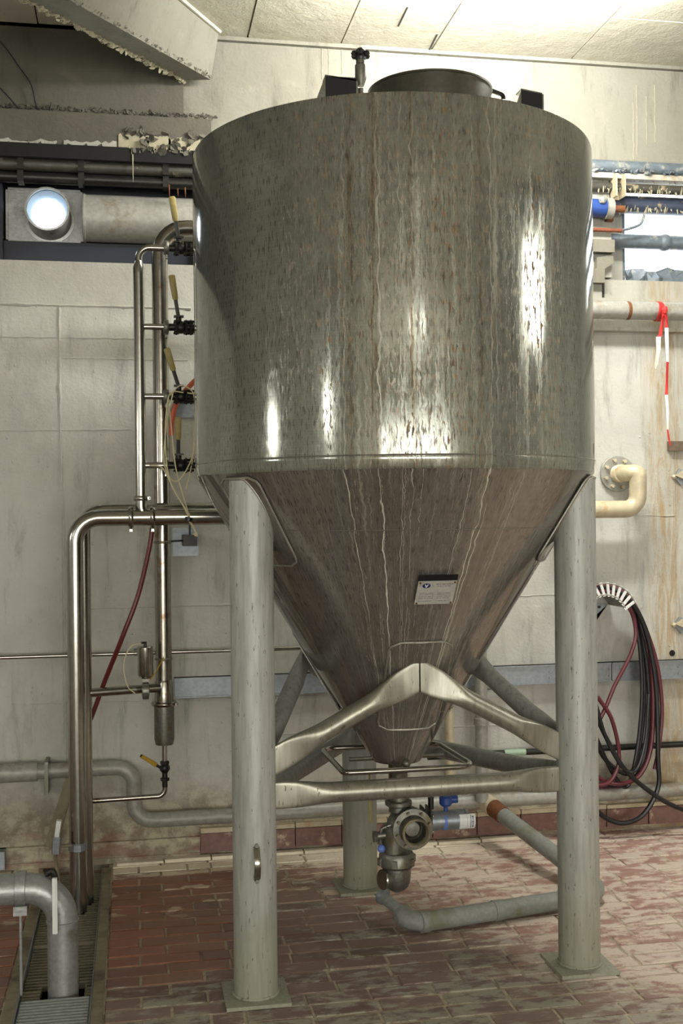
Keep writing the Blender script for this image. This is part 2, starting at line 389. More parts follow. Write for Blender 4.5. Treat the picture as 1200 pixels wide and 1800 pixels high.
# cast seams of the formwork: rough raised ridges
def ridge(p0, p1, r, seed, amp=1.0, step=.02):
    m = MB(); p0, p1 = V(p0), V(p1); n = max(3, int((p1 - p0).length / step)); pts = []; rad = []
    for i in range(n + 1):
        q = p0.lerp(p1, i / n); k = noise.noise(V((i * .37 + seed * 17, seed, 0))); k2 = noise.noise(V((i * .11 + seed * 5, 3, seed)))
        off = V((0, 0, k * .004 * amp)) if abs(p1.x - p0.x) > .1 else V((k * .004 * amp, 0, 0))
        pts.append(q + off); rr = max(.0006, 1.5 * r * (.55 + .9 * abs(k) * amp + .7 * max(0, k2))); rad.append((rr, rr, 2))
    return m.sweep(pts, rad, 6)
def zof(y, x=200): return W(x, y, WY).z
def xof(x, y=900): return W(x, y, WY).x
for i, (xa, ya, xb, yb, r) in enumerate(((0, 534, 335, 542, .006), (0, 592, 290, 596, .004), (110, 629, 330, 634, .003), (0, 757, 230, 755, .004),
        (110, 1071, 560, 1058, .0055), (20, 1238, 560, 1222, .003), (850, 1050, 975, 1045, .003), (1050, 905, 1185, 907, .003), (490, 1290, 975, 1270, .003))):
    obj('formwork_seam', ridge(W(xa, ya, WY), W(xb, yb, WY), r, i + 1), M['wall'], wall)
for i, (x, y0, y1, r) in enumerate(((104, 540, 1300, .008), (111, 800, 1350, .005), (1183, 600, 1130, .003))):
    obj('formwork_seam', ridge(W(x, y0, WY), V((W(x, y0, WY).x, WY, W(x, y1, WY).z)), r, i + 20), M['wall'], wall)
mb = MB()                                # small blow holes and drips standing off the wall
for i in range(260):
    x, z = random.uniform(-.75, 3.1), random.uniform(.1, 3.05); r = random.uniform(.003, .008)
    mb.ball((x, WY, z), r, 6, (1, .5, random.uniform(.6, 2.2)))
obj('concrete_blister', mb, M['wall'], wall, kind='stuff')

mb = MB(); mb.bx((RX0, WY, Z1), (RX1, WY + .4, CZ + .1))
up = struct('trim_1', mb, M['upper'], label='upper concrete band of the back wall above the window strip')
# panel at the left of the band, beam shade painted into its colour, with its edge
mb = MB(); xp = W(322, 180, WY).x; mb.bx((RX0, WY - .03, 3.86), (xp, WY + .01, CZ)); obj('shade_panel', mb, M['wall_dark'], up)
mb = MB(); mb.bx((RX0, WY - .03, CZ - .022), (RX1, WY + .01, CZ)); obj('ceiling_cove', mb, M['upper'], up)

# lintel with peeling paint above the left windows
mb = MB(); mb.bx((RX0, WY - .09, 3.66), (.42, WY + .02, 3.84)); lint = struct('trim_2', mb, M['wall_dark'], label='dark concrete lintel above the left window strip')
def flakes(n, fx, fy, fz, size, mat, parent, seed=1, hang=False, name='peeling_paint'):
    rnd = random.Random(seed); m = MB()
    for i in range(n):
        t_ = rnd.random(); c = V((fx(t_), fy(t_), fz(t_))) + V((rnd.gauss(0, .004), rnd.gauss(0, .004), rnd.gauss(0, size * .5)))
        k = rnd.randint(5, 7); a0 = rnd.random() * 6; sx, sz = size * rnd.uniform(.5, 1.6), size * rnd.uniform(.4, 1.3)
        if hang: sx *= .25; sz *= 1.8
        til = Matrix.Rotation(rnd.uniform(-.9, .9), 3, 'X') @ Matrix.Rotation(rnd.uniform(-.7, .7), 3, 'Z')
        poly = [c + til @ V((sx * math.cos(a0 + 2 * PI * j / k) * rnd.uniform(.6, 1.2), 0, sz * math.sin(a0 + 2 * PI * j / k) * rnd.uniform(.6, 1.2))) for j in range(k)]
        m.prism(poly, til @ V((0, -.0025, 0)))
    return obj(name, m, mat, parent, kind='stuff', smooth=False)
def jag(xa, xb, za, zb, Y, seed, mat, parent, th=.006, name='paint_sheet'):
    rnd = random.Random(seed); n = 14
    top = [V((xa + (xb - xa) * i / n, Y, za + rnd.uniform(-.01, .01))) for i in range(n + 1)]
    bot = [V((xa + (xb - xa) * i / n, Y, zb + rnd.uniform(-.03, .025))) for i in range(n + 1)]
    m = MB(); rings = [[a, b, b + V((0, -th, 0)), a + V((0, -th, 0))] for a, b in zip(top, bot)]
    m.quadstrip(rings); return obj(name, m, mat, parent, smooth=False)
for k, (xa, xb, ya, yb) in enumerate(((208, 262, 237, 268), (256, 300, 240, 262), (296, 352, 243, 270), (205, 355, 266, 274), (0, 100, 244, 258), (112, 205, 246, 262))):
    a, b = W(xa, ya, WY - .09), W(xb, yb, WY - .09)
    jag(a.x, b.x, a.z, b.z, WY - .09, 40 + k, M['peel'] if k < 4 else M['wall'], lint)
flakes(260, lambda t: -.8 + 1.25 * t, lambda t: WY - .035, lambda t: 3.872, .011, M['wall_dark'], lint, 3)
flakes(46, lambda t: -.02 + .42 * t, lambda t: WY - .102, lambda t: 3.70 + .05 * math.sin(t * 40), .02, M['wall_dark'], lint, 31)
flakes(90, lambda t: .0 + .45 * t, lambda t: WY - .095, lambda t: 3.665, .012, M['peel'], lint, 4, True)
flakes(260, lambda t: 2.5 + 1.0 * t, lambda t: WY - .01, lambda t: 3.665, .012, M['peel'], up, 5, True)
mb = MB(); mb.bx((2.5, WY - .05, 3.645), (RX1, WY + .02, 3.675)); obj('drip_edge', mb, M['wall'], up)
for k, (xx, ya, yb) in enumerate(((1112, 180, 280), (1118, 150, 275), (1135, 170, 255), (1150, 150, 250), (565, 78, 140), (577, 75, 150), (600, 80, 130))):
    a = W(xx, ya, WY); m = MB(); z1 = W(xx, yb, WY).z
    pts = [V((a.x + .006 * noise.noise(V((k, i * .6, 0))) , WY - .001, a.z + (z1 - a.z) * i / 12)) for i in range(13)]
    obj('lime_drip', m.sweep(pts, [(.0035, .002, 2)] * 13, 6), M['peel'], up)

# ceiling of cast panels with open joints
ceil = bpy.data.objects.new('ceiling', None); COL.objects.link(ceil); ceil['kind'] = 'structure'; ceil.location = (1, 1, CZ)
mb = MB(); mb.bx((RX0, RY0, CZ + .02), (RX1, WY + .4, CZ + .2)); obj('slab', mb, M['ceil'], ceil)
jx = [RX0, -3.3, -2.2, -1.2, -.45, .62, 1.12, 1.62, 2.42, 3.4, 4.5, RX1]; jy = [RY0, -7.5, -5.0, -2.0, .5, 2.6, 4.2, 5.42, WY]
for i in range(len(jx) - 1):
    for j in range(len(jy) - 1):
        m = MB(); g = .004; dz = random.uniform(0, .004)
        m.bx((jx[i] + g, jy[j] + g, CZ - dz), (jx[i + 1] - g, jy[j + 1] - g, CZ + .03)); obj('ceiling_panel', m, M['ceil'], ceil)
for (xa, ya, xb, yb) in ((700, 45, 716, 12), (752, 92, 768, 60)):
    d0, d1 = ray(xa, ya), ray(xb, yb); a = EYE + d0 * ((CZ - EYE.z) / d0.z); b = EYE + d1 * ((CZ - EYE.z) / d1.z)
    m = MB(); m.sweep([a, b], .006, 6); obj('dark_crack', m, M['dark_steel'], ceil)

# diagonal ceiling beam with flaking edges
A0, B0 = V((-.30, 5.94, CZ)), V((-1.55, 4.35, CZ))
A0 = W(385, 65, 5.90); A0.z = CZ; bA = W(370, 140, 5.90); dirT = V((-.62, -1.0, 0)).normalized()
dirB = V((-.74, -.9, 0)).normalized()
p_rt, p_rb = A0, V((bA.x + .0, bA.y, bA.z)); L = 3.2
p_lb = W(325, 139, 5.93); p_lb.z = p_rb.z
far = [p_rt, p_rb, p_lb, V((p_lb.x, p_lb.y, CZ))]
near_ = [p_rt + dirT * L, p_rb + dirB * L, p_lb + dirB * L + V((-.12, .05, 0)), V((p_lb.x, p_lb.y, CZ)) + dirB * L + V((-.12, .05, 0))]
mb = MB(); n = 24
mb.quadstrip([[a.lerp(b, i / n) for a, b in zip(far, near_)] for i in range(n + 1)])
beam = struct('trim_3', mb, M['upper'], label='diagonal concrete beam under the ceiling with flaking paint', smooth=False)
for idx, sd, cnt in ((2, 8, 520), (1, 9, 380)):
    a, b = far[idx], near_[idx]
    flakes(cnt, lambda t: a.x + (b.x - a.x) * t * .7, lambda t: a.y + (b.y - a.y) * t * .7, lambda t: a.z + (-.002 if idx == 2 else .012), (.0125 if idx == 2 else .0095), M['peel'] if idx == 2 else M['upper'], beam, sd)
mb = MB(); mb.sweep([p_rt + V((.004, -.004, -.006)), near_[0] + V((.004, -.004, -.006))], .011, 6); obj('cove_strip', mb, M['ceil'], beam)

# other walls of the hall (behind and beside the camera)
for nm, a, b in (('wall_left', (RX0 - .2, RY0, 0), (RX0, WY + .4, CZ)), ('wall_right', (RX1, RY0, 0), (RX1 + .2, WY + .4, CZ)), ('wall_front', (RX0, RY0 - .2, 0), (RX1, RY0, CZ))):
    m = MB(); m.bx(a, b); struct(nm, m, M['wall'])

m = MB()  # glowing slats added on the unseen front wall as soft fill light
for k in range(12): m.bx((-4.2, RY0 - .01, .1 + k * .25), (5.3, RY0 + .03, .335 + k * .25))
rd = bpy.data.objects.new('fill_panel_1', None); COL.objects.link(rd); rd['kind'] = 'structure'; rd.location = (1, RY0, 0)
split_obj('fill_slat', m, emit('fill_glow_slat', (1, .98, .92), 6.5), rd)
# ------------------------------------------------------------------ floor: brick pavers one by one
CHX0, CHX1 = -.435, -.165           # drain channel
m = MB(); zf = -.0045
m.bx((RX0, RY0, -.12), (CHX0 - .03, WY, zf)); m.bx((CHX1 + .03, RY0, -.12), (RX1, WY, zf)); m.bx((CHX0 - .03, RY0, -.3), (CHX1 + .03, WY, -.2))
m.bx((CHX0 - .03, RY0, -.12), (CHX1 + .03, 2.6, zf))
fl = struct('floor', m, M['mortar'])
RW, BL = .1, .2425
proto = None; cnt = 0
def brick_mesh(L_, Wd, seed):
    rnd = random.Random(seed); bm = bmesh.new(); g = .0045; b = .004
    x0, x1, y0, y1 = -L_ / 2 + g, L_ / 2 - g, -Wd / 2 + g, Wd / 2 - g
    def ring(z, i): return [bm.verts.new((x + rnd.uniform(-.0015, .0015), y + rnd.uniform(-.0015, .0015), z)) for x, y in ((x0 + i, y0 + i), (0, y0 + i), (x1 - i, y0 + i), (x1 - i, y1 - i), (0, y1 - i), (x0 + i, y1 - i))]
    a, c, d = ring(-.03, 0), ring(-b, 0), ring(0, b)
    for r0, r1 in ((a, c), (c, d)):
        for k in range(6): bm.faces.new((r0[k], r0[(k + 1) % 6], r1[(k + 1) % 6], r1[k]))
    bm.faces.new(d)
    me = bpy.data.meshes.new('brick'); bm.to_mesh(me); bm.free(); me.materials.append(M['brick']); return me
bricks = [brick_mesh(BL, RW, k) for k in range(5)]; halfb = brick_mesh(BL / 2, RW, 9); thirdb = brick_mesh(BL * .55, RW, 11)
far_mb = MB()
def far_brick(x, y, L_):
    far_mb.bx((x - L_ / 2 + .005, y - RW / 2 + .005, -.03), (x + L_ / 2 - .005, y + RW / 2 - .005, 0))
x_edge = CHX1 + .045
rows = int((WY - RY0) / RW)
for r in range(rows):
    yc = WY - RW * (r + .5) - .0
    if yc < .9: break
    offs = random.Random(r * 3 + 1).uniform(-.02, .02)
    for side in (1, -1):
        if side > 0:
            x = x_edge; first = BL * (.55 if r % 2 else 1.0)
            lim = 5.4
        else:
            x = CHX0 - .045; first = BL * (1.0 if r % 2 else .55); lim = -2.4
        k = 0
        while (x < lim) if side > 0 else (x > lim):
            L_ = first if k == 0 else BL
            if side > 0 and k == 2 and r % 3 == 1: L_ = BL * .5
            xc = x + side * L_ / 2; d = V((xc, yc, 0)) - EYE
            px = 600 + CAMF * d.dot(AR) / d.dot(AF); py = 900 - CAMF * d.dot(AU) / d.dot(AF)
            if yc > 3.7 and -60 < px < 1265 and py < 1840 and cnt < 292:
                me = halfb if L_ == BL * .5 else (thirdb if L_ == BL * .55 else bricks[(r * 7 + k) % 5])
                o = bpy.data.objects.new('brick', me); COL.objects.link(o); o.parent = fl
                o.location = (xc, yc, random.Random(r * 100 + k * side).uniform(-.003, .0015)); o.rotation_euler = (random.uniform(-.006, .006), random.uniform(-.004, .004), (PI if (r + k) % 2 else 0))
                cnt += 1
            else: far_brick(xc, yc, L_)
            x += side * L_; k += 1
print('bricks', cnt)
obj('outer_paving', far_mb, M['brick'], fl, kind='stuff', smooth=False)
# channel frames, pit and slats
m = MB()
for x0, x1 in ((CHX0 - .042, CHX0), (CHX1, CHX1 + .042)): m.bx((x0, 2.6, -.2), (x1, WY - .1, .004))
split_obj('channel_edge', m, M['frame_stone'], fl)
m = MB()
for x0 in (CHX0 + .001, CHX1 - .005): m.bx((x0, 2.6, -.12), (x0 + .004, WY - .1, .006))
split_obj('channel_trim', m, M['galv'], fl)
m = MB(); m.bx((CHX0, 2.6, -.2), (CHX1, WY, -.15)); obj('channel_bed', m, M['pit'], fl)
grate = thing('drain_grate', 'dark slatted steel drain grating around the feet of the pipes', 'grating', (-.3, 5.1, -.02))
y = 4.375; k = 0
pipeA_foot = V((-.267, 5.5, 0)); big_foot = V((-.275, 4.42, 0))
while y < 5.86:
    m = MB(); hole = abs(y - 5.4) < .0 
    sag = -.012 - (.012 if 4.45 < y < 4.9 else 0)
    segs = [(CHX0 + .008, CHX1 - .008)]
    if abs(y - big_foot.y) < .085: segs = [(CHX0 + .008, big_foot.x - .085), (big_foot.x + .085, CHX1 - .008)]
    if abs(y - 5.5) < .07: segs = [(CHX0 + .008, -.335), (-.2, CHX1 - .008)]
    for a, b in segs: m.bx((a, y, sag - .025), (b, y + .013, sag))
    split_obj('slat', m, M['grate'], grate, smooth=False); y += .03; k += 1
m = MB()
for xx in (CHX0 + .03, CHX1 - .03): m.bx((xx - .003, 4.3, -.05), (xx + .003, 5.88, -.03))
split_obj('bearing_bar', m, M['grate'], grate)
g2 = thing('drain_cover', 'light grey ribbed metal drain cover at the bottom left corner', 'drain cover', (-.3, 3.7, -.01))
m = MB(); m.bx((CHX0 + .008, 3.1, -.03), (CHX1 - .008, 4.355, -.012)); obj('plate', m, M['grate2'], g2)
y = 3.12
while y < 4.35:
    m = MB(); m.sweep([(CHX0 + .012, y, -.012), (CHX1 - .012, y, -.012)], .007, 6); obj('rib', m, M['grate2'], g2); y += .0255

# skirting of red tiles with cream caps
sk = bpy.data.objects.new('baseboard_back', None); COL.objects.link(sk); sk.location = (1.5, WY, 0); sk['kind'] = 'structure'
x = .33; k = 0
while x < 3.9:
    m = MB(); m.bx((x + .003, WY - .028 - random.uniform(0, .004), .028), (x + .247, WY, .125)); obj('skirting_tile', m, M['skirt'], sk)
    m = MB(); m.bx((x + .003, WY - .034, .129), (x + .247, WY, .152 + random.uniform(-.003, .004))); obj('cap_tile', m, M['lagged'], sk)
    x += .25; k += 1
m = MB(); m.bx((RX0, WY - .03, 0), (.33, WY, .03)); m.bx((RX0, WY - .022, .03), (.33, WY, .11)); split_obj('render_band', m, M['wall'], sk)
M['scale'] = simple('glare_tile', C(226, 216, 194), .5, 0, .3, 40, .25)  # cream tone paints the window glare along the wall foot
x = -.1
while x < 1.9:
    m = MB(); m.bx((x + .004, WY - .075, 0), (x + .238, WY - .03, .012 + random.uniform(0, .006))); obj('glare_tile', m, M['scale'], sk); x += .2425

# ------------------------------------------------------------------ the tank
TX, TY, TR = 1.066, 4.585, .8155
ZT, ZJ = 3.236, 1.935                  # rim and knuckle
ZB, RB = .765, .098                    # cone outlet
tank = thing('conical_tank', 'large stainless steel silo tank with cone bottom on three grey legs', 'tank', (TX, TY, 0))
def cone_r(z): return RB + (TR - .004 - RB) * (z - ZB) / (ZJ - ZB)
def cone_z(r): return ZB + (r - RB) / (TR - .004 - RB) * (ZJ - ZB)
def cp(a, z, off=0):                   # point on the cone, a measured from the camera side
    r = cone_r(z) + off; return V((TX + r * math.sin(a), TY - r * math.cos(a), z - off * .5))
def rev(name, prof, mat, n=128, parent=tank, **kw):
    bm = bmesh.new(); uvl = bm.loops.layers.uv.new('UVMap'); vs = []; vl = [0]
    for i in range(1, len(prof)): vl.append(vl[-1] + math.hypot(prof[i][0] - prof[i - 1][0], prof[i][1] - prof[i - 1][1]))
    for r, z in prof: vs.append([bm.verts.new((TX + r * math.sin(-PI + 2 * PI * k / n), TY - r * math.cos(-PI + 2 * PI * k / n), z)) for k in range(n)])
    for i in range(len(prof) - 1):
        for k in range(n):
            f = bm.faces.new((vs[i][k], vs[i][(k + 1) % n], vs[i + 1][(k + 1) % n], vs[i + 1][k]))
            for lp_, (kk, ii) in zip(f.loops, ((k, i), (k + 1, i), (k + 1, i + 1), (k, i + 1))):
                lp_[uvl].uv = (TR * (-PI + 2 * PI * kk / n), prof[0][1] + vl[ii])
    s = MB(); s.bm.free(); s.bm = bm
    return obj(name, s, mat, parent, **kw)
kn = [(TR, ZJ + .052)]
rev('shell', [(TR, ZJ + .052), (TR + .0015, ZJ + .3), (TR - .001, ZJ + .62), (TR + .001, ZJ + .95), (TR, ZT - .012), (TR - .004, ZT - .002), (TR - .012, ZT), (TR - .02, ZT - .02), (TR - .022, ZJ + .052)], M['tank'])
rev('knuckle_band', [(TR, ZJ + .052)] + [(TR + .002 - .0005 * i - .003 * (i / 6) ** 2, ZJ + .052 - .0078 * i) for i in range(1, 7)] + [(TR - .01, ZJ - .004), (TR - .025, ZJ + .0)], M['tank'])
rev('cone', [(TR - .004, ZJ + .003), (cone_r(1.75), 1.75), (cone_r(1.4), 1.4), (cone_r(1.1), 1.1), (RB, ZB), (RB - .01, ZB), (RB - .01, ZB + .03)], M['cone'])
rev('roof', [(TR - .02, ZT - .02), (.5, ZT + .06), (.05, ZT + .12), (.001, ZT + .12)], M['tank'], n=64)
def weldring(z, r, w_=.003, a0=0, a1=2 * PI, n=140):
    m = MB(); m.sweep([V((TX + r * math.sin(a0 + (a1 - a0) * k / n), TY - r * math.cos(a0 + (a1 - a0) * k / n), z)) for k in range(n)], [(w_ * random.uniform(.7, 1.3),) * 2 + (2,) for k in range(n)], 6, closed=True); return m
obj('weld_seam', weldring(ZJ + .052, TR + .0005, .0025), M['tank'], tank)
obj('weld_seam', weldring(1.725, cone_r(1.725) + .001, .0022), M['cone'], tank)
obj('weld_seam', weldring(.99, cone_r(.99) + .001, .002), M['cone'], tank)

legA = {}
LEGR = .0812
for nm, (lx, ly) in (('l', (.433, 4.205)), ('r', (1.711, 4.226)), ('b', (1.055, 5.329))): legA[nm] = V((lx, ly, 0))
def patch(a_c, z0, z1, hw, rc=.05, off=.006, n=26):
    """rounded pad plate wrapped on the cone; hw half width in metres, constant"""
    slant = math.hypot(1, (TR - RB) / (ZJ - ZB)); H_ = (z1 - z0) * slant; m = MB(); cols = []
    outline = []
    def pt(sx, sh, o): z = z0 + sh / slant; return cp(a_c + sx / cone_r(z), z, o)
    nh = 22; rings_o = []; edge = []
    for i in range(nh + 1):
        sh = H_ * i / nh
        e = min(sh, H_ - sh); wi = hw - (rc - math.sqrt(max(0, rc * rc - max(0, rc - e) ** 2)) if e < rc else 0)
        rings_o.append([pt(-wi + 2 * wi * k / 12, sh, off) for k in range(13)])
    m.quadstrip(rings_o, closed_u=False, cap=False)
    # rim wall
    edge = [r[0] for r in rings_o] + rings_o[-1][1:-1] + [r[-1] for r in reversed(rings_o)] + list(reversed(rings_o[0][1:-1]))
    return m, edge
def add_pad(a_c, z0, z1, hw, mat, rc=.05, off=.006):
    m, edge = patch(a_c, z0, z1, hw, rc, off); o = obj('pad_plate', m, mat, tank)
    # uv for the pad so that the stains run down it
    me = o.data; uvl = me.uv_layers.new(name='UVMap')
    for lp_ in me.loops:
        p = me.vertices[lp_.vertex_index].co; a = math.atan2(p.x, -p.y); uvl.data[lp_.index].uv = (a * TR, p.z * 1.18 + 1.2)
    w_ = MB(); w_.sweep(edge, .0045, 6, closed=True); obj('weld_bead', w_, M['weld'], o)
def ang(p): return math.atan2(p.x - TX, -(p.y - TY))
for nm, p in legA.items(): add_pad(ang(p), 1.595, ZJ - .012, .113, M['cone'], .04)
# legs: pipes cut to the slope of the cone
def make_leg(nm, p, mat, label=None):
    m = MB(); n = 32; bot = []; top = []
    for k in range(n):
        th = 2 * PI * k / n; q = V((p.x + LEGR * math.cos(th), p.y + LEGR * math.sin(th), 0)); r = math.hypot(q.x - TX, q.y - TY)
        bot.append(q + V((0, 0, .014))); top.append(V((q.x, q.y, min(cone_z(r) - .012, ZJ - .02))))
    mids = [[b.lerp(t_, f) for b, t_ in zip(bot, top)] for f in (0, .33, .66, 1)]
    m.quadstrip(mids); o = obj('leg', m, mat, tank, label=label)
    w_ = MB(); w_.sweep([q + V((0, 0, .001)) for q in top], .005, 6, closed=True); obj('weld_bead', w_, M['weld'], o)
    w_ = MB(); w_.sweep([q + V((0, 0, .003)) for q in bot], .006, 6, closed=True); obj('weld_bead', w_, mat, o)
    m = MB(); s_ = .118
    m.bx((p.x - s_, p.y - s_, .0), (p.x + s_, p.y + s_, .013)); bp = obj('base_plate', m, mat, o)
    return o
LL = make_leg('l', legA['l'], M['leg']); make_leg('r', legA['r'], M['leg']); make_leg('b', legA['b'], M['back_leg'])
# shiny strap lug on the near leg
hp = W(451, 1515, legA['l'].y - LEGR)
m = MB(); pts = [hp + V((0, .0, .055)), hp + V((.0, -.008, .045)), hp + V((0, -.03, .015)), hp + V((0, -.032, -.02)), hp + V((0, -.012, -.055)), hp + V((0, -.001, -.065))]
m.sweep(smoothpts(pts, 4), [(.003, .012, 4)] * 21, 10, up=(1, 0, 0)); obj('earthing_strap', m, M['steel'], LL, label='bright bent metal strap lug')
for dz in (.06, -.07):
    m = MB(); m.cyl(hp + V((0, .004, dz)), hp + V((0, -.01, dz)), .008, n=6); obj('bolt', m, M['steel_dull'], LL)

# braces: tubes with pressed flat ends
def brace(p0, p1, r=.0385, flat0=(.009, .05), flat1=(.009, .05), fl=.16, mat=None, name='brace'):
    p0, p1 = V(p0), V(p1); L_ = (p1 - p0).length; d = (p1 - p0) / L_; pts = []; rad = []
    N_ = 26
    for i in range(N_ + 1):
        s_ = L_ * i / N_; e0 = max(0, 1 - max(0, s_ - .05) / fl); e1 = max(0, 1 - max(0, L_ - s_ - .05) / fl); e = max(e0, e1); f = flat0 if e0 > e1 else flat1
        e = e * e * (3 - 2 * e); pts.append(p0 + d * s_); rad.append((r + (f[0] - r) * e, r + (f[1] - r) * e, 2 + 5 * e))
    up_ = V((0, 0, 1)); m = MB(); m.sweep(pts, rad, 24, up=up_)
    tv = V((d.x, d.y, 0)).normalized(); vs = list(m.bm.verts); nr = 24
    for ring, pt in ((vs[:nr], p0), (vs[nr:2 * nr], pts[1]), (vs[-nr:], p1), (vs[-2 * nr:-nr], pts[-2])):
        for v in ring: v.co += d * ((pt - v.co).dot(tv) / d.dot(tv))
    return obj(name, m, mat or M['brace'], tank)
def toward(p, q, d): v = V((q.x - p.x, q.y - p.y, 0)).normalized() * d; return V((p.x + v.x, p.y + v.y, 0))
zh = W(485, 1402, legA['l'].y - .03).z
pairs = (('l', 'r', 0), ('l', 'b', 1), ('r', 'b', 2))
zap, zlo = 1.175, .865
for a, b, i in pairs:
    pa, pb = legA[a], legA[b]; mid_ = (pa + pb) / 2; aa = ang(mid_)
    qa, qb = toward(pa, pb, LEGR - .006), toward(pb, pa, LEGR - .006)
    zz = zh if i == 0 else zh + .0
    brace((qa.x, qa.y, zz), (qb.x, qb.y, zz), mat=M['brace'] if i == 0 else M['back_leg'])
    # apex at the pad on the cone
    add_pad(aa, .93 if i == 0 else .98, 1.30, .125, M['cone'], .04)
    apex = cp(aa, zap + (.0 if i == 0 else .03), .022)
    tvec = V((pb.x - pa.x, pb.y - pa.y, 0)).normalized()
    for pp, qq, sg in ((pa, qa, -1), (pb, qb, 1)):
        ap = apex + tvec * (.003 * sg)
        brace((qq.x, qq.y, zlo), ap, mat=M['brace'] if i == 0 else M['back_leg'], flat1=(.008, .056), r=.037, fl=.17)
# gusset blades at the front apex
aa = ang((legA['l'] + legA['r']) / 2)
# bar hoop around the outlet
hz = W(715, 1353, 4.35).z
xl_, xr_ = W(604, 1353, 4.35).x, W(834, 1350, 4.35).x
loop = fillet([V((xl_ + .03, 4.35, hz)), V((xl_, 4.35, hz)), V((xl_ - .015, 4.80, hz + .005)), V((xr_ - .03, 4.80, hz + .005)), V((xr_, 4.35, hz)), V((xl_ + .03, 4.35, hz))], .06)
m = MB(); m.sweep(loop, .0115, 12); hoop = obj('hoop_bar', m, M['steel'], tank)
m = MB()
for sx in (-1, 1):
    m.sweep([V((TX + sx * .09, TY, hz)), V((TX + sx * (.20), TY, hz))], .009, 8)
m.cyl(V((TX - .04, 4.35, hz)), V((TX - .04, 4.48, hz + .0)), .008); split_obj('hoop_stay', m, M['steel_dull'], tank)
m = MB(); m.ball(W(714, 1342, 4.38), .018, 10); obj('hoop_knob', m, M['steel_dull'], tank)

# manhole on the roof
mc = W(755, 163, 4.42); mc = V((mc.x, 4.42, 0)); zt = 3.475
m = MB(); m.lathe([(.246, ZT + .04), (.246, zt - .006), (.251, zt - .005), (.251, zt + .003), (.24, zt + .004)], (mc.x, mc.y, 0), n=64, cap=False); man = obj('manhole_neck', m, M['neck'], tank)
m = MB(); m.lathe([(.243, zt - .02), (.243, zt - .004), (.2, zt + .0), (.01, zt + .006)], (mc.x, mc.y, 0), n=64); obj('manhole_lid', m, M['steel_dull'], man)
ex = mc + V((.255, -.06, zt - .045))
m = MB(); m.sweep(fillet([ex + V((-.02, 0, .05)), ex + V((.035, -.01, .03)), ex + V((.04, -.01, -.05)), ex + V((.0, 0, -.09))], .015), [(.006, .016, 4)] * 18, 8, up=(0, 1, 0)) if False else m.sweep(fillet([ex + V((-.02, 0, .05)), ex + V((.03, -.01, .03)), ex + V((.036, -.01, -.05)), ex + V((.0, 0, -.11))], .015), .009, 8)
m.cyl(ex + V((.012, -.03, -.01)), ex + V((.05, -.03, -.01)), .014); obj('lid_clamp', m, M['dark_steel'], man)
# sampling needle valve with black star knob
nv = W(634, 150, 4.05)
m = MB(); m.cyl((nv.x, nv.y, ZT), (nv.x, nv.y, ZT + .1), .011); m.cyl((nv.x - .012, nv.y, ZT), (nv.x - .012, nv.y, ZT + .1), .005); stem = obj('valve_stem', m, M['steel_dull'], tank)
zb = W(636, 137, 4.05).z
m = MB(); m.lathe([(.011, zb - .03), (.019, zb - .008), (.021, zb), (.021, zb + .045), (.017, zb + .05), (.017, zb + .07)], (nv.x, nv.y, 0)); obj('valve_bonnet', m, M['steel_dull'], stem)
zk = zb + .06; m = MB(); m.lathe([(.016, zk), (.021, zk + .012), (.021, zk + .035), (.012, zk + .047), (.003, zk + .05)], (nv.x, nv.y, 0))
for k in range(6):
    th = PI / 3 * k + .3; m.ball((nv.x + .026 * math.cos(th), nv.y + .026 * math.sin(th), zk + .024), .0125, 8, (1, 1, .9))
obj('star_knob', m, M['black'], stem)
# lifting lugs: folded plate brackets
for (xa, ya, xb, yb, hh, sl) in ((572, 168, 626, 162, .052, -1), (916, 188, 953, 196, .066, 1)):
    Yp = 4.0 if sl < 0 else 4.12
    a = W(xa, ya, Yp); b = W(xb, yb, Yp); zt_ = max(a.z, b.z) + hh; zb_ = ZT - .03
    m = MB(); th = .006
    m.prism([(a.x, Yp, zb_), (b.x, Yp, zb_), (b.x, Yp, zt_ - (.0 if sl < 0 else .012)), (a.x, Yp, zt_)], (0, th, 0)); o = obj('lifting_lug', m, M['blackmat'], tank)
    m = MB(); w_ = W(xa - 14, ya, Yp).x
    m.prism([(a.x, Yp, zt_), (a.x, Yp, zb_), (w_ - .03, Yp, zb_), ], (0, .01, 0)); m.prism([(b.x, Yp, zt_ - .012), (b.x, Yp, zb_), (b.x, Yp + .12, zb_), (b.x, Yp + .05, zt_ - .012)], (.006, 0, 0))
    m.prism([(a.x, Yp, zt_), (b.x, Yp, zt_ - .012), (b.x, Yp + .06, zt_ - .012), (a.x, Yp + .06, zt_)], (0, 0, .005)); obj('lug_rib', m, M['steel_dull'], o)

# nameplate, standing a little off the cone
ac = ang(W(760, 1040, 4.05)); ac = .0
best = None
for i in range(400):
    a_ = -.6 + i * .003; q = cp(a_, 1.36, .01); d = q - EYE; px = 600 + CAMF * d.dot(AR) / d.dot(AF)
    if best is None or abs(px - 753) < best[0]: best = (abs(px - 753), a_)
ac = best[1]
def zforpx(y, a):
    lo, hi = .9, 1.9
    for _ in range(40):
        z = (lo + hi) / 2; q = cp(a, z, .01); d = q - EYE; py = 900 - CAMF * d.dot(AU) / d.dot(AF)
        if py > y: lo = z
        else: hi = z
    return z
zt_, zb_ = zforpx(1019, ac), zforpx(1061, ac)
top, bot = cp(ac, zt_, .016), cp(ac, zb_, .010); tu = V((math.cos(ac), math.sin(ac), 0)); dn = (bot - top); hw = .073
nrm = tu.cross(dn).normalized()
if nrm.y > 0: nrm = -nrm
def pl(u_, v_, o=0): return top + tu * (u_ * hw) + dn * v_ + nrm * o
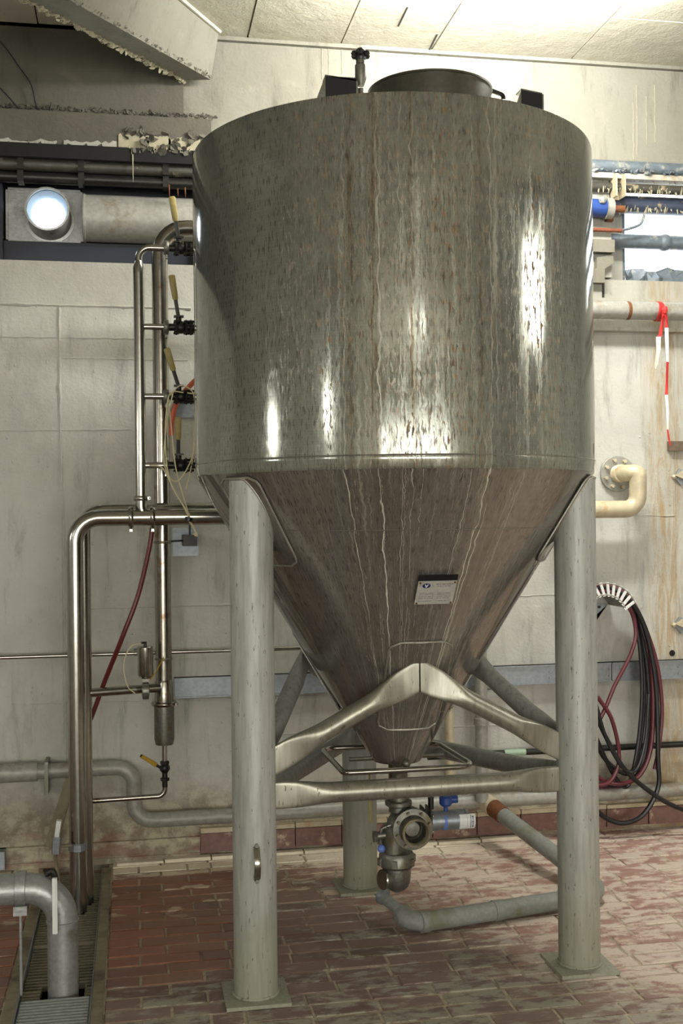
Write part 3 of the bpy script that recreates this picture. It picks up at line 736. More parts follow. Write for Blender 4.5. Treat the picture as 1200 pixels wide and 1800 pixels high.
m = MB(); m.prism([pl(-1, 0), pl(1, 0), pl(1, 1), pl(-1, 1)], nrm * .003); np_ = obj('nameplate', m, M['nameplate'], tank, label='small rectangular metal nameplate with a blue oval emblem', smooth=False)
m = MB(); m.prism([pl(-1.03, -.22, -.004), pl(1.03, -.22, -.004), pl(1.03, .0, -.001), pl(-1.03, .0, -.001)], nrm * .002); obj('plate_bracket', m, M['blackmat'], np_, smooth=False)
m = MB(); m.prism([pl(-.55 + .21 * math.cos(t_ * PI / 12), .19 + .10 * math.sin(t_ * PI / 12), .0031) for t_ in range(24)], nrm * .0006); obj('oval_emblem', m, M['navyprint'], np_, smooth=False)
m = MB(); m.prism([pl(-.66, .13, .0038), pl(-.61, .13, .0038), pl(-.55, .19, .0038), pl(-.49, .13, .0038), pl(-.44, .13, .0038), pl(-.52, .25, .0038), pl(-.53, .27, .0038), pl(-.57, .27, .0038), pl(-.58, .25, .0038)], nrm * .0004); obj('emblem_mark', m, M['label'], np_, smooth=False)
m = MB(); rr = random.Random(3)
def words(u0, u1, v, h_):
    u = u0
    while u < u1:
        l_ = rr.uniform(.03, .07); m.prism([pl(u, v, .0031), pl(min(u + l_, u1), v, .0031), pl(min(u + l_, u1), v + h_ * rr.uniform(.6, 1), .0031), pl(u, v + h_, .0031)], nrm * .0004); u += l_ + rr.choice((.012, .012, .05))
words(-.05, .85, .10, .06); words(.05, .75, .20, .04); words(-.9, -.8, .16, .05); words(-.24, -.16, .16, .05)
for v_ in (.50, .56, .64, .72, .84): words(-.85, -.1 if v_ != .56 else .0, v_, .035); words(.1, .8, v_, .035)
obj('faded_print', m, M['text'], np_, smooth=False)
for uu in (-.9, .9):
    for vv in (.06, .94):
        m = MB(); m.cyl(pl(uu, vv, .003), pl(uu, vv, .006), .004, n=8); obj('rivet', m, M['rust'], np_)

# ------------------------------------------------------------------ outlet valve under the cone
OX, OY = TX + .005, TY
ov = thing('outlet_valve', 'dirty stainless outlet valve with actuator hanging under the tank cone', 'valve', (OX, OY, .3))
def Z(y, Y=OY): return W(712, y, Y).z
m = MB(); m.cyl((OX, OY, ZB + .01), (OX, OY, Z(1425)), .040); m.lathe([(.05, Z(1405)), (.056, Z(1407)), (.056, Z(1413)), (.05, Z(1415))], (OX, OY, 0)); obj('outlet_stub', m, M['steel_dull'], ov)
zc = Z(1450); xc = W(718, 1450, OY).x
m = MB(); m.ball((xc - .01, OY, zc), .082, 20, (1, .8, 1)); m.cyl((OX - .01, OY, zc), (OX - .025, OY, Z(1500)), .056, .05); obj('valve_body', m, M['steel_dull'], ov)
m = MB(); m.lathe([(.052, 0), (.084, 0), (.084, -.016), (.06, -.018), (.057, -.055), (.05, -.055), (.047, -.02), (.045, .0)], (xc, OY - .06, zc), 'Y', 28, cap=False); obj('open_flange', m, M['steel_dull'], ov)
m = MB(); m.lathe([(.047, .0), (.052, -.01), (.058, -.012), (.058, -.03), (.05, -.032), (.045, -.02)], (xc, OY - .105, zc), 'Y', 28, cap=False); obj('ring_nut', m, M['frame_stone'], ov)
m = MB(); m.lathe([(.0001, 0), (.03, .002), (.042, .02), (.03, .03)], (xc - .006, OY - .09, zc + .006), 'Y', 20); obj('inner_ball', m, M['steel_dull'], ov)
m = MB()
for k in range(8):
    th = 2 * PI * k / 8 + .3; q = V((xc + .071 * math.cos(th), OY - .08, zc + .071 * math.sin(th))); m.cyl(q, q + V((0, -.012, 0)), .007, n=6)
split_obj('bolt', m, M['frame_stone'], ov)
# actuator
xa0, xa1 = W(756, 1446, OY).x, W(822, 1446, OY).x; za = Z(1446)
for i, xx in enumerate((W(742, 1446, OY).x, W(752, 1446, OY).x)):
    m = MB(); m.prism([(xx + 0, OY - .045, za - .05), (xx, OY + .045, za - .05), (xx, OY + .045, za + .06), (xx, OY - .045, za + .06)], (.005, 0, 0)); obj('bracket_plate', m, M['dark_steel'], ov)
m = MB(); m.cyl((xc + .04, OY, za), (xa0, OY, za), .014); m.cyl((W(742, 0, OY).x, OY - .035, za + .03), (xa0, OY - .035, za + .03), .006); m.cyl((W(742, 0, OY).x, OY - .035, za - .035), (xa0, OY - .035, za - .035), .006); obj('coupling', m, M['steel'], ov)
ar = .0405
m = MB(); m.lathe([(.03, xa0 - .002), (ar, xa0), (ar, xa1 - .018), (ar - .002, xa1 - .016), (ar + .001, xa1 - .014), (ar - .002, xa1 - .002), (ar - .008, xa1)], (0, OY, za), 'X', 32); act = obj('actuator', m, M['galv'], ov)
def wrap(x0, x1, t0, t1, r, mat, name, par, sm=True):
    mm = MB(); rings = [[V((x, OY - r * math.cos(th), za + r * math.sin(th))) for x in (x0, x1)] for th in [t0 + (t1 - t0) * k / 8 for k in range(9)]]
    mm.quadstrip(rings, closed_u=False, cap=False); return obj(name, mm, mat, par)
lb = wrap(W(788, 0, OY).x, W(815, 0, OY).x, -.95, .75, ar + .0008, M['label'], 'paper_label', act)
wrap(W(761.5, 0, OY).x, W(767, 0, OY).x, -1.0, .7, ar + .0008, M['blueball'], 'blue_label', act)
wrap(W(806.5, 0, OY).x, W(807.5, 0, OY).x, -.8, .65, ar + .0014, M['navyprint'], 'label_rule', act)
# vertical lettering of the label as small strokes following the cylinder
mm = MB(); xs0, xs1 = W(809, 0, OY).x, W(812.5, 0, OY).x
for k in range(7):
    t0 = -.6 + k * .17
    for (u0, u1, v0, v1) in (((0, .25, 0, .8), (.25, 1, .0, .3), (.25, 1, .5, .8)), ((0, 1, .1, .35), (.4, .6, .35, .9)), ((0, 1, 0, .25), (0, 1, .55, .8), (.8, 1, .25, .55)))[k % 3]:
        ths = (t0 + v0 * .16, t0 + v1 * .16); xx = (xs0 + (xs1 - xs0) * u0, xs0 + (xs1 - xs0) * u1); r_ = ar + .0016
        mm.quadstrip([[V((x_, OY - r_ * math.cos(th), za + r_ * math.sin(th))) for x_ in xx] for th in ths], closed_u=False, cap=False)
obj('label_lettering', mm, M['navyprint'], lb, smooth=False) if False else obj('label_lettering', mm, M['navyprint'], act, smooth=False)
xb_ = W(768, 0, OY).x; m = MB(); m.cyl((xb_, OY, za + ar - .003), (xb_, OY, za + ar + .022), .009); m.lathe([(.02, za + ar + .02), (.027, za + ar + .028), (.027, za + ar + .055), (.02, za + ar + .062)], (xb_, OY, 0)); m.cyl((xb_ + .02, OY, za + ar + .045), (xb_ + .05, OY, za + ar + .045), .016); obj('blue_switch', m, M['blue'], act)
# lower nut, elbow, side port
z1, z2 = Z(1500), Z(1520); ex_ = W(697, 1510, OY).x
m = MB(); m.lathe([(.05, z1 + .012), (.066, z1 + .01), (.074, z1 - .004), (.074, z2 + .006), (.066, z2 - .004), (.05, z2 - .008)], (ex_, OY, 0), n=28)
for k in range(6):
    th = PI / 3 * k + .2; m.box((ex_ + .075 * math.cos(th), OY + .075 * math.sin(th), (z1 + z2) / 2), (.016, .02, .03), th)
obj('slotted_nut', m, M['steel_dull'], ov)
zq = Z(1566); m = MB()
m.lathe([(.058, z2 + .005), (.058, z2 - .03), (.056, z2 - .06), (.047, z2 - .085), (.033, zq + .01), (.016, zq + .001), (.001, zq)], (ex_ + .0, OY, 0), n=28)
m.sweep(smoothpts([(ex_ - .01, OY - .01, z2 - .045), (ex_ - .04, OY - .02, z2 - .05), (ex_ - .062, OY - .03, z2 - .045)], 4), .034, 18); obj('elbow_bowl', m, M['steel_dull'], ov)
m = MB(); q = V((ex_ - .062, OY - .03, z2 - .045)); m.lathe([(.03, 0), (.04, 0), (.042, .005), (.04, .01), (.03, .01)], q, (-1, -.35, .1), 24); obj('port_ring', m, M['steel'], ov)
# small sampling tap on the left with blue ball
q0 = V((xc - .06, OY - .01, Z(1463))); q1 = V((W(655, 1466, OY).x, OY - .01, Z(1466)))
m = MB(); m.cyl(q0, q1, .017); m.lathe([(.02, 0), (.026, .004), (.026, .02), (.02, .024)], q1 + V((.05, 0, 0)), 'X', 8); m.lathe([(.018, 0), (.026, 0), (.026, .014), (.018, .016)], q1, 'X', 6)
m.sweep([q1 + V((.025, 0, 0)), q1 + V((.035, -.01, .035)), q1 + V((.08, -.01, .05))], .008, 8); obj('sample_tap', m, M['steel_dull'], ov)
qb = V((W(667, 1486, OY).x, OY - .03, Z(1485)))
m = MB(); m.ball(qb, .017, 14); obj('blue_ball_cap', m, M['blueball'], ov)
m = MB(); m.cyl(qb, qb + V((.0, .02, .035)), .008); obj('cap_neck', m, M['steel_dull'], ov)
m = MB(); a = W(650, 1412, OY); m.sweep([a + V((0, 0, .12)), a, V((W(651, 1440, OY).x, OY, Z(1442)))], .004, 6); obj('cream_wire', m, M['yellow'], ov)
m = MB(); m.cyl((W(742, 0, OY).x, OY, za + .05), (W(742, 0, OY).x, OY, za + .1), .012); obj('sensor', m, M['black'], ov)

# ------------------------------------------------------------------ pipework on the left
def pipe(name, label, pts, r, mat, bend=None, n=20, cat='pipe', group=None):
    p = fillet(pts, bend or r * 2.6); base = min([V(q) for q in pts], key=lambda q: q.z)
    t_ = thing(name, label, cat, (base.x, base.y, max(0, base.z - r) if base.z > .05 else 0), group)
    m = MB(); m.sweep(p, r, n); obj('tube', m, mat, t_); return t_
def clamp(p, ax, r, par, mat=None, name='clamp'):
    ax = V(ax).normalized(); m = MB(); m.lathe([(r * .9, -.012), (r * 1.22, -.011), (r * 1.34, -.003), (r * 1.34, .003), (r * 1.22, .011), (r * .9, .012)], p, ax, 24)
    o_ = ax.orthogonal().normalized()
    if abs(ax.z) > .5: o_ = V((.8, -.6, 0)).normalized()
    else: o_ = V((0, -.25, -1)).normalized()
    m.cyl(V(p) + o_ * r * 1.25, V(p) + o_ * (r * 1.25 + .022), .0065, n=8); m.box(V(p) + o_ * (r * 1.3 + .012), (.012, .014, .012))
    return obj(name, m, mat or M['steel'], par)
YA = 5.30
xA = W(134, 1200, YA).x; zA = W(180, 910, YA).z; rA = .0385
A1 = pipe('product_pipe', 'tall polished steel pipe rising from the drain and bending right behind the tank', [(xA, YA, -.03), (xA, YA, zA), (W(330, 910, YA).x + .35, YA, zA)], rA, M['steel'], .11)
for px_ in (230, 268): clamp((W(px_, 910, YA).x, YA, zA), (1, 0, 0), rA, A1)
YA2 = 5.42
xA2 = W(147, 1200, YA2).x; zA2 = W(180, 899, YA2).z
A2 = pipe('product_pipe', 'second steel pipe close behind the tall bent pipe at the drain', [(xA2, YA2, -.03), (xA2, YA2, zA2), (.95, YA2, zA2)], rA * .96, M['steel'], .10)
# sampling riser B with four branches
YB = YA; xB = W(246, 700, YB).x; rB = .0255; zB0, zB1 = W(246, 885, YB).z, W(246, 470, YB).z
B = thing('sampling_riser', 'slim steel riser with four branches to the yellow handled valves beside the tank', 'pipe', (xB, YB, zA))
m = MB(); m.sweep([(xB, YB, zB0 - .0), (xB, YB, zB1 - .03), (xB, YB, zB1), (xB, YB, zB1 + .03)], [rB, rB, rB, .0165], 20); obj('tube', m, M['steel'], B)
zt4 = W(280, 436, YB).z
m = MB(); m.sweep(fillet([(xB, YB, zB1 + .025), (xB, YB, zt4), (W(292, 436, YB).x, YB, zt4)], .05), .0165, 16); obj('top_bend', m, M['steel'], B)
clamp((xB, YB, W(246, 876, YB).z), (0, 0, 1), rB, B)
m = MB(); m.sweep(fillet([(xB, YB, zB0 + .01), (xB, YB, zA + .0), (xB + .09, YB, zA - .0)], .05), [rB * 1.0] * 10, 18); obj('bottom_bend', m, M['steel'], B)
XV = .345
for k, (yy, hx) in enumerate(((436, -.035), (575, -.035), (697, -.06), (818, .0))):
    z = W(290, yy, YB).z; xr = W(292, yy, YB).x
    if k:
        m = MB(); m.cyl((xB + rB * .8, YB, z), (xr, YB, z), .0145); obj('branch', m, M['steel'], B)
    clamp((xr, YB, z), (1, 0, 0), .026, B, M['steel_dull'] if k < 3 else M['steel'])
    wh = ('topmost', 'second from the top', 'third from the top', 'lowest')[k]
    v = thing('ball_valve', f'{wh} of the four dark ball valves with yellow lever beside the tank', 'valve', (xr, YB, z - .03), 'lever valves on the sampling riser')
    bx_ = W(318, yy, YB).x
    m = MB(); m.cyl((xr + .008, YB, z), (bx_ - .02, YB, z), .017); m.ball((bx_, YB, z), .033, 12, (1.1, .9, .9)); m.cyl((bx_, YB, z), (.56, YB, z), .016)
    obj('body', m, M['dark_steel'], v)
    m = MB()
    for xx in (bx_ - .022, bx_ + .024, bx_ + .045):
        m.lathe([(.02, 0), (.036, .001), (.036, .009), (.02, .01)], (xx - .005, YB, z), 'X', 8)
        for q in range(4):
            th = PI / 4 + PI / 2 * q; c_ = V((xx, YB + .034 * math.cos(th), z + .034 * math.sin(th))); m.cyl(c_ - V((.012, 0, 0)), c_ + V((.014, 0, 0)), .0055, n=6)
    split_obj('flange', m, M['dark_steel'], v)
    m = MB(); m.cyl((bx_ - .01, YB, z + .02), (bx_ - .01, YB, z + .055), .013); m.box((bx_ - .01, YB, z + .05), (.045, .03, .008)); obj('stem', m, M['dark_steel'], v)
    h0 = V((bx_ - .012, YB - .005, z + .05)); dd = V((hx, -.04, .19 + .02 * (k < 2))).normalized(); Lh = (.185, .19, .18, .175)[k]
    m = MB(); m.sweep([h0, h0 + dd * Lh * .45], [(.009, .004, 4)] * 2, 8, up=(0, 1, 0)); lv = obj('lever', m, M['dark_steel'], v)
    m = MB(); m.sweep([h0 + dd * Lh * .4, h0 + dd * Lh * .43, h0 + dd * Lh * .97, h0 + dd * Lh], [(.010, .006, 3), (.0135, .0075, 3), (.016, .0085, 3), (.010, .006, 3)], 10, up=(0, 1, 0)); sl_ = obj('yellow_sleeve', m, M['yellow'], lv, label='yellow plastic grip')
# standpipe C
YC = 5.52; xC = W(284, 800, YC).x; zC = W(284, 400, YC).z
Cc = thing('standpipe', 'thick tarnished steel standpipe with capped lower end behind the valves', 'pipe', (xC, YC, .6))
m = MB(); m.sweep(fillet([(xC, YC, W(290, 1210, YC).z), (xC, YC, zC), (.85, YC, zC)], .13), .0385, 24); obj('tube', m, M['steel_brown'], Cc)
zs = [W(292, v_, YC).z for v_ in (1195, 1232, 1240, 1298, 1308)]
m = MB(); m.lathe([(.039, zs[0]), (.043, zs[0] - .01), (.046, zs[1] + .01), (.046, zs[1])], (xC, YC, 0)); obj('reducer', m, M['steel_brown'], Cc)
clamp((xC, YC, W(292, 1236, YC).z), (0, 0, 1), .046, Cc, M['steel_brown'])
m = MB(); m.lathe([(.048, zs[2]), (.048, zs[3]), (.042, zs[4]), (.01, zs[4])], (xC, YC, 0)); obj('cap', m, M['steel_dull'], Cc)
m = MB(); zz = W(292, 1350, YC).z; m.cyl((xC, YC, zs[4] + .005), (xC, YC, zz + .02), .0125); obj('drain_stub', m, M['steel'], Cc)
for yy in (1158, 953): m = MB(); m.lathe([(.039, -.006), (.042, -.003), (.042, .003), (.039, .006)], (xC, YC, W(290, yy, YC).z)); obj('weld_ring', m, M['steel_dull'], Cc)
dv = thing('drain_tap', 'small tap with yellow lever under the capped standpipe', 'valve', (xC, YC, .35))
m = MB(); m.cyl((xC, YC, zz + .022), (xC, YC, zz - .09), .013); m.ball((xC, YC, zz), .026, 10); m.lathe([(.016, zz - .045), (.022, zz - .047), (.022, zz - .06), (.016, zz - .062)], (xC, YC, 0), n=6); m.lathe([(.016, zz + .035), (.022, zz + .033), (.022, zz + .02), (.016, zz + .018)], (xC, YC, 0), n=6); obj('body', m, M['dark_steel'], dv)
m = MB(); a = V((xC - .01, YC - .02, zz + .0)); b = W(247, 1328, YC - .05); m.sweep([a, a.lerp(b, .3), b], [(.004, .007, 3)] * 3, 8); lv = obj('lever', m, M['black'], dv)
m = MB(); m.sweep([a.lerp(b, .3), b.lerp(a, .04)], [(.007, .011, 3), (.006, .009, 3)], 8); obj('yellow_sleeve', m, M['yellow2'], lv, label='bright yellow grip')
zt = W(230, 1402, YC).z
m = MB(); m.sweep(fillet([(xC, YC, zz - .085), (xC, YC, zt), (xA + .03, YC, zt - .006)], .035), .0125, 14); obj('outlet_bend', m, M['steel_brown'], dv)
# link pipe with pneumatic valve
zl = W(210, 1216, 5.42).z; xv = W(256, 1216, 5.42).x
lk = pipe('link_pipe', 'short horizontal steel pipe joining the tall pipe to the standpipe', [(xA2 + .02, 5.42, zl), (xC - .02, 5.5, zl + .0)], .021, M['steel'])
av = thing('actuated_valve', 'small valve with upright cylindrical steel actuator on the link pipe', 'valve', (xv, 5.43, zl - .04))
m = MB(); m.lathe([(.021, -.018), (.042, -.014), (.042, .014), (.021, .018)], (xv, 5.43, zl), 'X', 20); m.cyl((xv, 5.43, zl), (xv, 5.43, zl + .09), .010); m.box((xv, 5.43, zl + .06), (.03, .02, .04)); obj('body', m, M['steel_dull'], av)
za0, za1 = W(256, 1188, 5.43).z, W(256, 1136, 5.43).z
m = MB(); m.lathe([(.022, za0 - .012), (.034, za0), (.037, za0 + .004), (.037, za1 - .004), (.033, za1)], (xv, 5.43, 0), n=28); ac_ = obj('actuator', m, M['steel'], av)
m = MB(); m.cyl((xv, 5.43, za1), (xv, 5.43, za1 + .022), .007); m.cyl((xv, 5.43, za1 + .018), (xv - .02, 5.41, za1 + .018), .005); obj('air_fitting', m, M['black'], ac_)
m = MB(); m.sweep(smoothpts([(xv - .018, 5.41, za1 + .018), (xv - .07, 5.41, za1 + .0), (xv - .1, 5.41, za1 - .08), (xv - .085, 5.42, za1 - .18), (xv - .05, 5.43, za1 - .22)], 6), .003, 6); obj('air_tube', m, M['cream'], ac_)
m = MB(); m.sweep(smoothpts([(xv + .02, 5.42, zl + .05), (xv + .05, 5.42, zl + .09), (xv + .085, 5.45, zl + .15)], 5), .003, 6); obj('wire', m, M['yellow2'], av)
# dark red hose hanging between
m = MB(); m.sweep(smoothpts([W(268, 925, 5.36), W(262, 965, 5.365), W(243, 1045, 5.38), W(215, 1120, 5.385), W(185, 1195, 5.46), W(160, 1262, 5.49), W(142, 1300, 5.50)], 8), .0115, 10)
obj('hose', m, M['redhose'], None, loc=W(160, 1262, 5.49), label='dark red hose slanting down from the clamp to the tall pipe', cat='hose')
m = MB(); m.sweep(smoothpts([W(350, 662, 5.42), W(332, 680, 5.42), W(312, 705, 5.42), W(303, 735, 5.43), W(301, 765, 5.45)], 8), [.012] * 33, 8)
obj('hose', m, M['orange'], None, loc=W(301, 765, 5.45), label='short orange hose behind the third lever valve', cat='hose')
# cream air tubes tied around the valves
m = MB()
rt = random.Random(5)
tie = W(332, 915, 5.24)
for k, pts in enumerate((((322, 690), (300, 690), (292, 720), (290, 790), (300, 850), (332, 905)), ((330, 690), (345, 700), (345, 760), (335, 810), (312, 845), (296, 835), (288, 800), (296, 730), (304, 690)),
        ((296, 700), (303, 760), (309, 820), (322, 870), (334, 915)), ((262, 818), (285, 822), (300, 850), (318, 880), (333, 912)), ((300, 695), (318, 678), (338, 690), (343, 730), (340, 800), (326, 860)))):
    m.sweep(smoothpts([W(x_ + rt.uniform(-1, 1), y_, 5.22 + .012 * k) for x_, y_ in pts], 8), .0032, 6)
m.sweep(smoothpts([tie, tie + V((.02, 0, -.03)), tie + V((.035, 0, -.07)), tie + V((.02, 0, -.06))], 5), .005, 6)
obj('air_tubes', m, M['cream'], None, loc=tie, label='tangle of thin cream air tubes looped over the lower valves', cat='tubing')
m = MB(); m.lathe([(.012, -.01), (.018, -.008), (.018, .008), (.012, .01)], tie + V((0, 0, .005)), (.3, 0, 1), 10); obj('tube_tie', m, M['black'], None, loc=tie, label='black tie gathering the cream tubes above the pipe', cat='tie')
# wall fixing plates
for k, (xa, ya, xb, yb, lab) in enumerate(((303, 928, 349, 977, 'square galvanised wall plate beside the standpipe below the bent pipe'), (309, 700, 345, 734, 'small galvanised wall plate behind the third lever valve'))):
    a, b = W(xa, ya, WY), W(xb, yb, WY); p_ = thing('wall_plate', lab, 'plate', (a.x, WY, b.z))
    m = MB(); m.bx((a.x, WY - .008, b.z), (b.x, WY, a.z)); obj('plate', m, M['galv'], p_)
    for sx in (.12, .88):
        for sz in (.12, .88):
            m = MB(); c_ = V((a.x + (b.x - a.x) * sx, WY - .008, b.z + (a.z - b.z) * sz)); m.cyl(c_, c_ - V((0, .01, 0)), .009, n=6); obj('bolt', m, M['galv'], p_)
    if k == 0:
        c_ = V(((a.x + b.x) / 2 + .015, WY - .1, (a.z + b.z) / 2 + .01)); m = MB(); m.box(c_, (.07, .18, .055)); bo = obj('box', m, M['dark_steel'], p_)
        m = MB(); m.cyl(c_ + V((0, -.05, .02)), c_ + V((0, -.05, .14)), .005); m.cyl(c_ + V((-.03, -.05, 0)), V((xC + .03, WY - .3, c_.z)), .0045); obj('rod', m, M['dark_steel'], p_)
    else:
        c_ = V(((a.x + b.x) / 2 - .02, WY - .03, a.z - .01)); m = MB(); m.box(c_, (.05, .06, .04)); obj('box', m, M['dark_steel'], p_)
# long thin conduit and galvanised rail on the wall
a, b = W(0, 1157, 5.9), W(540, 1137, 5.9); zr = W(250, 1148, 5.9).z
m = MB(); m.cyl((-1.3, 5.9, zr), (1.0, 5.9, zr), .0105); cd = thing('conduit', 'long thin steel rod running along the back wall behind the pipes', 'pipe', (-.2, 5.9, zr - .01)); obj('tube', m, M['steel'], cd)
for xx in (-1.0, 0.0, .95): m = MB(); m.bx((xx, 5.9, zr - .015), (xx + .02, WY, zr + .015)); obj('clip', m, M['steel_dull'], cd)
zt_, zb_ = W(650, 1180, WY).z + .006, W(650, 1212, WY).z + .0
rail = thing('wall_rail', 'galvanised steel channel rail running along the back wall behind the tank', 'rail', (1.5, WY, zb_))
x0 = W(306, 1195, WY).x
for xa, xb in ((x0, 1.15), (1.155, 2.615), (2.62, 4.2)):
    m = MB(); m.bx((xa, WY - .035, zb_), (xb, WY, zt_)); m.bx((xa, WY - .045, zt_ - .006), (xb, WY, zt_)); m.bx((xa, WY - .045, zb_), (xb, WY, zb_ + .006)); obj('rail_length', m, M['galv'], rail)
    n_ = int((xb - xa) / .35)
    for q in range(n_ + 1):
        for dz in (.03, .065):
            m = MB(); xx = xa + .05 + q * .35; m.cyl((xx, WY - .034, zb_ + dz), (xx, WY - .04, zb_ + dz), .007, n=8)
            if xx < xb: obj('bolt', m, M['galv'], rail)
            else: m.bm.free()

# grey pipe low on the wall, with a step down
YG = 5.90; rG = .044
zg1, zg2 = W(150, 1352, YG).z, W(330, 1438, YG).z; xg = W(236, 1400, YG).x
gp = pipe('waste_pipe', 'dull grey pipe low on the back wall stepping down behind the drain tap', [(-1.4, YG, zg1), (xg, YG, zg1), (xg, YG, zg2), (3.0, YG, zg2 + .0)], .038, M['galv_dull'], .09)
m = MB(); m.cyl((-1.4, YG, zg1), (W(66, 1352, YG).x, YG, zg1), .048); obj('coupling', m, M['galv_dull'], gp)
m = MB(); xx = W(70, 0, YG).x; m.bx((xx - .01, YG - .05, zg1 - .11), (xx + .008, WY, zg1 + .055)); obj('bracket', m, M['steel_dull'], gp)
# leaning strut behind the lever box
a, b = W(88, 1490, 5.8), W(132, 1345, 5.93)
m = MB(); m.sweep([a, b], [(.012, .028, 6)] * 2, 12); obj('flat_strut', m, M['frame_stone'], None, loc=a, label='leaning flat bar against the wall behind the tall pipe', cat='bar')

# big grey pipe bottom left with strap, clamp and rod
YP = big_foot.y; xP = big_foot.x; zP = W(30, 1563, YP).z; rP = .0575
bp = thing('drain_pipe', 'thick dull silver pipe bending down into the floor drain at bottom left', 'pipe', (xP, YP, 0))
m = MB(); m.sweep(fillet([(xP, YP, -.06), (xP, YP, zP), (xP - 1.2, YP, zP + .005)], .13, 12), rP, 28); obj('tube', m, M['galv_dull'], bp)
M['alu'] = simple('brushed_dull_silver', C(168, 170, 168), .4, .55, .25, 60, .35, stain=C(116, 112, 98), stain_amt=(.55, .75), sscale=9)
bp.children[0].data.materials[0] = M['alu']
m = MB(); cx_ = W(37, 1563, YP).x; m.lathe([(rP, -.02), (rP + .006, -.018), (rP + .006, .018), (rP, .02)], (cx_, YP, zP + .003), 'X', 28); m.box((cx_, YP - .03, zP - rP - .012), (.05, .03, .035)); cl = obj('pipe_clamp', m, M['alu'], bp)
m = MB(); m.cyl((cx_, YP - .03, .0), (cx_, YP - .03, zP - rP), .006); obj('support_rod', m, M['alu'], cl)
m = MB(); bxx = W(98, 1590, YP - .09).x; m.bx((bxx - .012, YP - .10, W(98, 1640, YP - .09).z), (bxx + .006, YP - .085, W(98, 1543, YP - .09).z)); m.bx((bxx - .002, YP - .107, W(98, 1640, YP - .09).z), (bxx + .001, YP - .1, W(98, 1543, YP - .09).z))
obj('flat_strap', m, M['label'], bp, label='bright vertical flat strap')
m = MB(); m.lathe([(rP, 0), (rP + .004, .002), (rP + .004, .008), (rP, .01)], (xP, YP, W(115, 1620, YP).z)); obj('joint_ring', m, M['alu'], bp)
m = MB(); qq = W(100, 1540, 4.5); m.sweep(smoothpts([W(80, 1538, 4.42), W(92, 1532, 4.42), W(98, 1548, 4.42)], 5), .012, 8); obj('hinge', m, M['dark_steel'], bp)
# lever box beside tall pipe
Yl = 5.25; lb_ = thing('lever_switch', 'small white hand lever on a bracket left of the tall steel pipe', 'lever', W(99, 1535, Yl))
m = MB(); a, b = W(104, 1442, Yl), W(100, 1470, Yl); m.sweep([a, b], [(.018, .012, 4), (.016, .012, 4)], 10); obj('grip', m, M['label'], lb_)
m = MB(); m.sweep([b, W(98, 1500, Yl)], [(.02, .018, 5), (.02, .018, 5)], 10); obj('head', m, M['galv'], lb_)
m = MB(); m.sweep(smoothpts([W(97, 1498, Yl), W(98, 1515, Yl), W(102, 1535, Yl), W(102, 1550, Yl)], 4), .008, 8); m.cyl(W(108, 1488, Yl), W(126, 1486, Yl), .006); obj('stalk', m, M['frame_stone'], lb_)
m = MB(); zz2 = W(135, 1487, YA).z; m.lathe([(rA, -.018), (rA + .004, -.016), (rA + .004, .016), (rA, .018)], (xA, YA, zz2)); m.box((xA, YA - rA - .006, zz2), (.03, .012, .028)); obj('band', m, M['galv'], A1)
# junction box low on wall far left
a, b = W(-10, 1505, 5.95), W(10, 1535, 5.95); m = MB(); m.bx((a.x, WY - .08, max(.02, b.z)), (b.x, WY, max(.02, b.z) + .09)); obj('junction_box', m, M['galv'], None, loc=(a.x, WY - .04, .02), label='small grey box on the wall foot at the left edge', cat='box')

# ------------------------------------------------------------------ drain pipe on the floor, right
rD = .041
dz = rD + .008
e1 = G(1046, 1592); e1 = V((e1.x + .045, e1.y + .01, dz)); e0 = G(722, 1648); e0 = V((e0.x, e0.y + .02, dz))
j0 = W(858, 1413, 5.86)
tip = W(674, 1583, e0.y + .40); 
dp = thing('floor_pipe', 'grey plastic pipe angled across the floor behind the right leg', 'pipe', (e1.x, e1.y, 0))
m = MB(); m.sweep(fillet([V((j0.x, j0.y, j0.z)), e1 + V((.01, .0, .0)), e0, V((e0.x - .01, e0.y + .1, dz + .01))], [.11, .085], 10), rD, 22); obj('tube', m, M['pvc'], dp)
m = MB(); s0 = V((e0.x - .005, e0.y + .05, dz + .005)); m.sweep(smoothpts([s0, s0 + V((-.03, .08, .03)), s0 + V((-.07, .17, .045))], 6), [.034] * 3 + [.024] * 10, 16)
tp = s0 + V((-.07, .17, .045)); obj('inlet', m, M['pvc'], dp)
m = MB(); m.lathe([(.022, 0), (.033, 0), (.035, .012), (.033, .022), (.022, .022)], tp - V((-.01, .02, 0)), (-.45, .8, .25), 18); obj('hose_ring', m, M['galv'], dp)
dv_ = (e1 - j0).normalized()
m = MB(); m.cyl(j0 - dv_ * .01, j0 + dv_ * .06, .05); obj('cream_coupling', m, M['lagged'], dp, label='cream stained coupling')
m = MB(); m.cyl(j0 + dv_ * .058, j0 + dv_ * .075, .047); m.cyl(j0 + dv_ * .075, j0 + dv_ * .16, .045); obj('collar', m, M['rust'], dp) 
for f in (.02, .38):
    c_ = e1.lerp(e0, .55 + f); m = MB(); dd = (e0 - e1).normalized(); m.lathe([(rD, -.02), (rD + .0035, -.018), (rD + .0035, .018), (rD, .02)], c_, dd, 22); obj('sleeve', m, M['pvc'], dp)
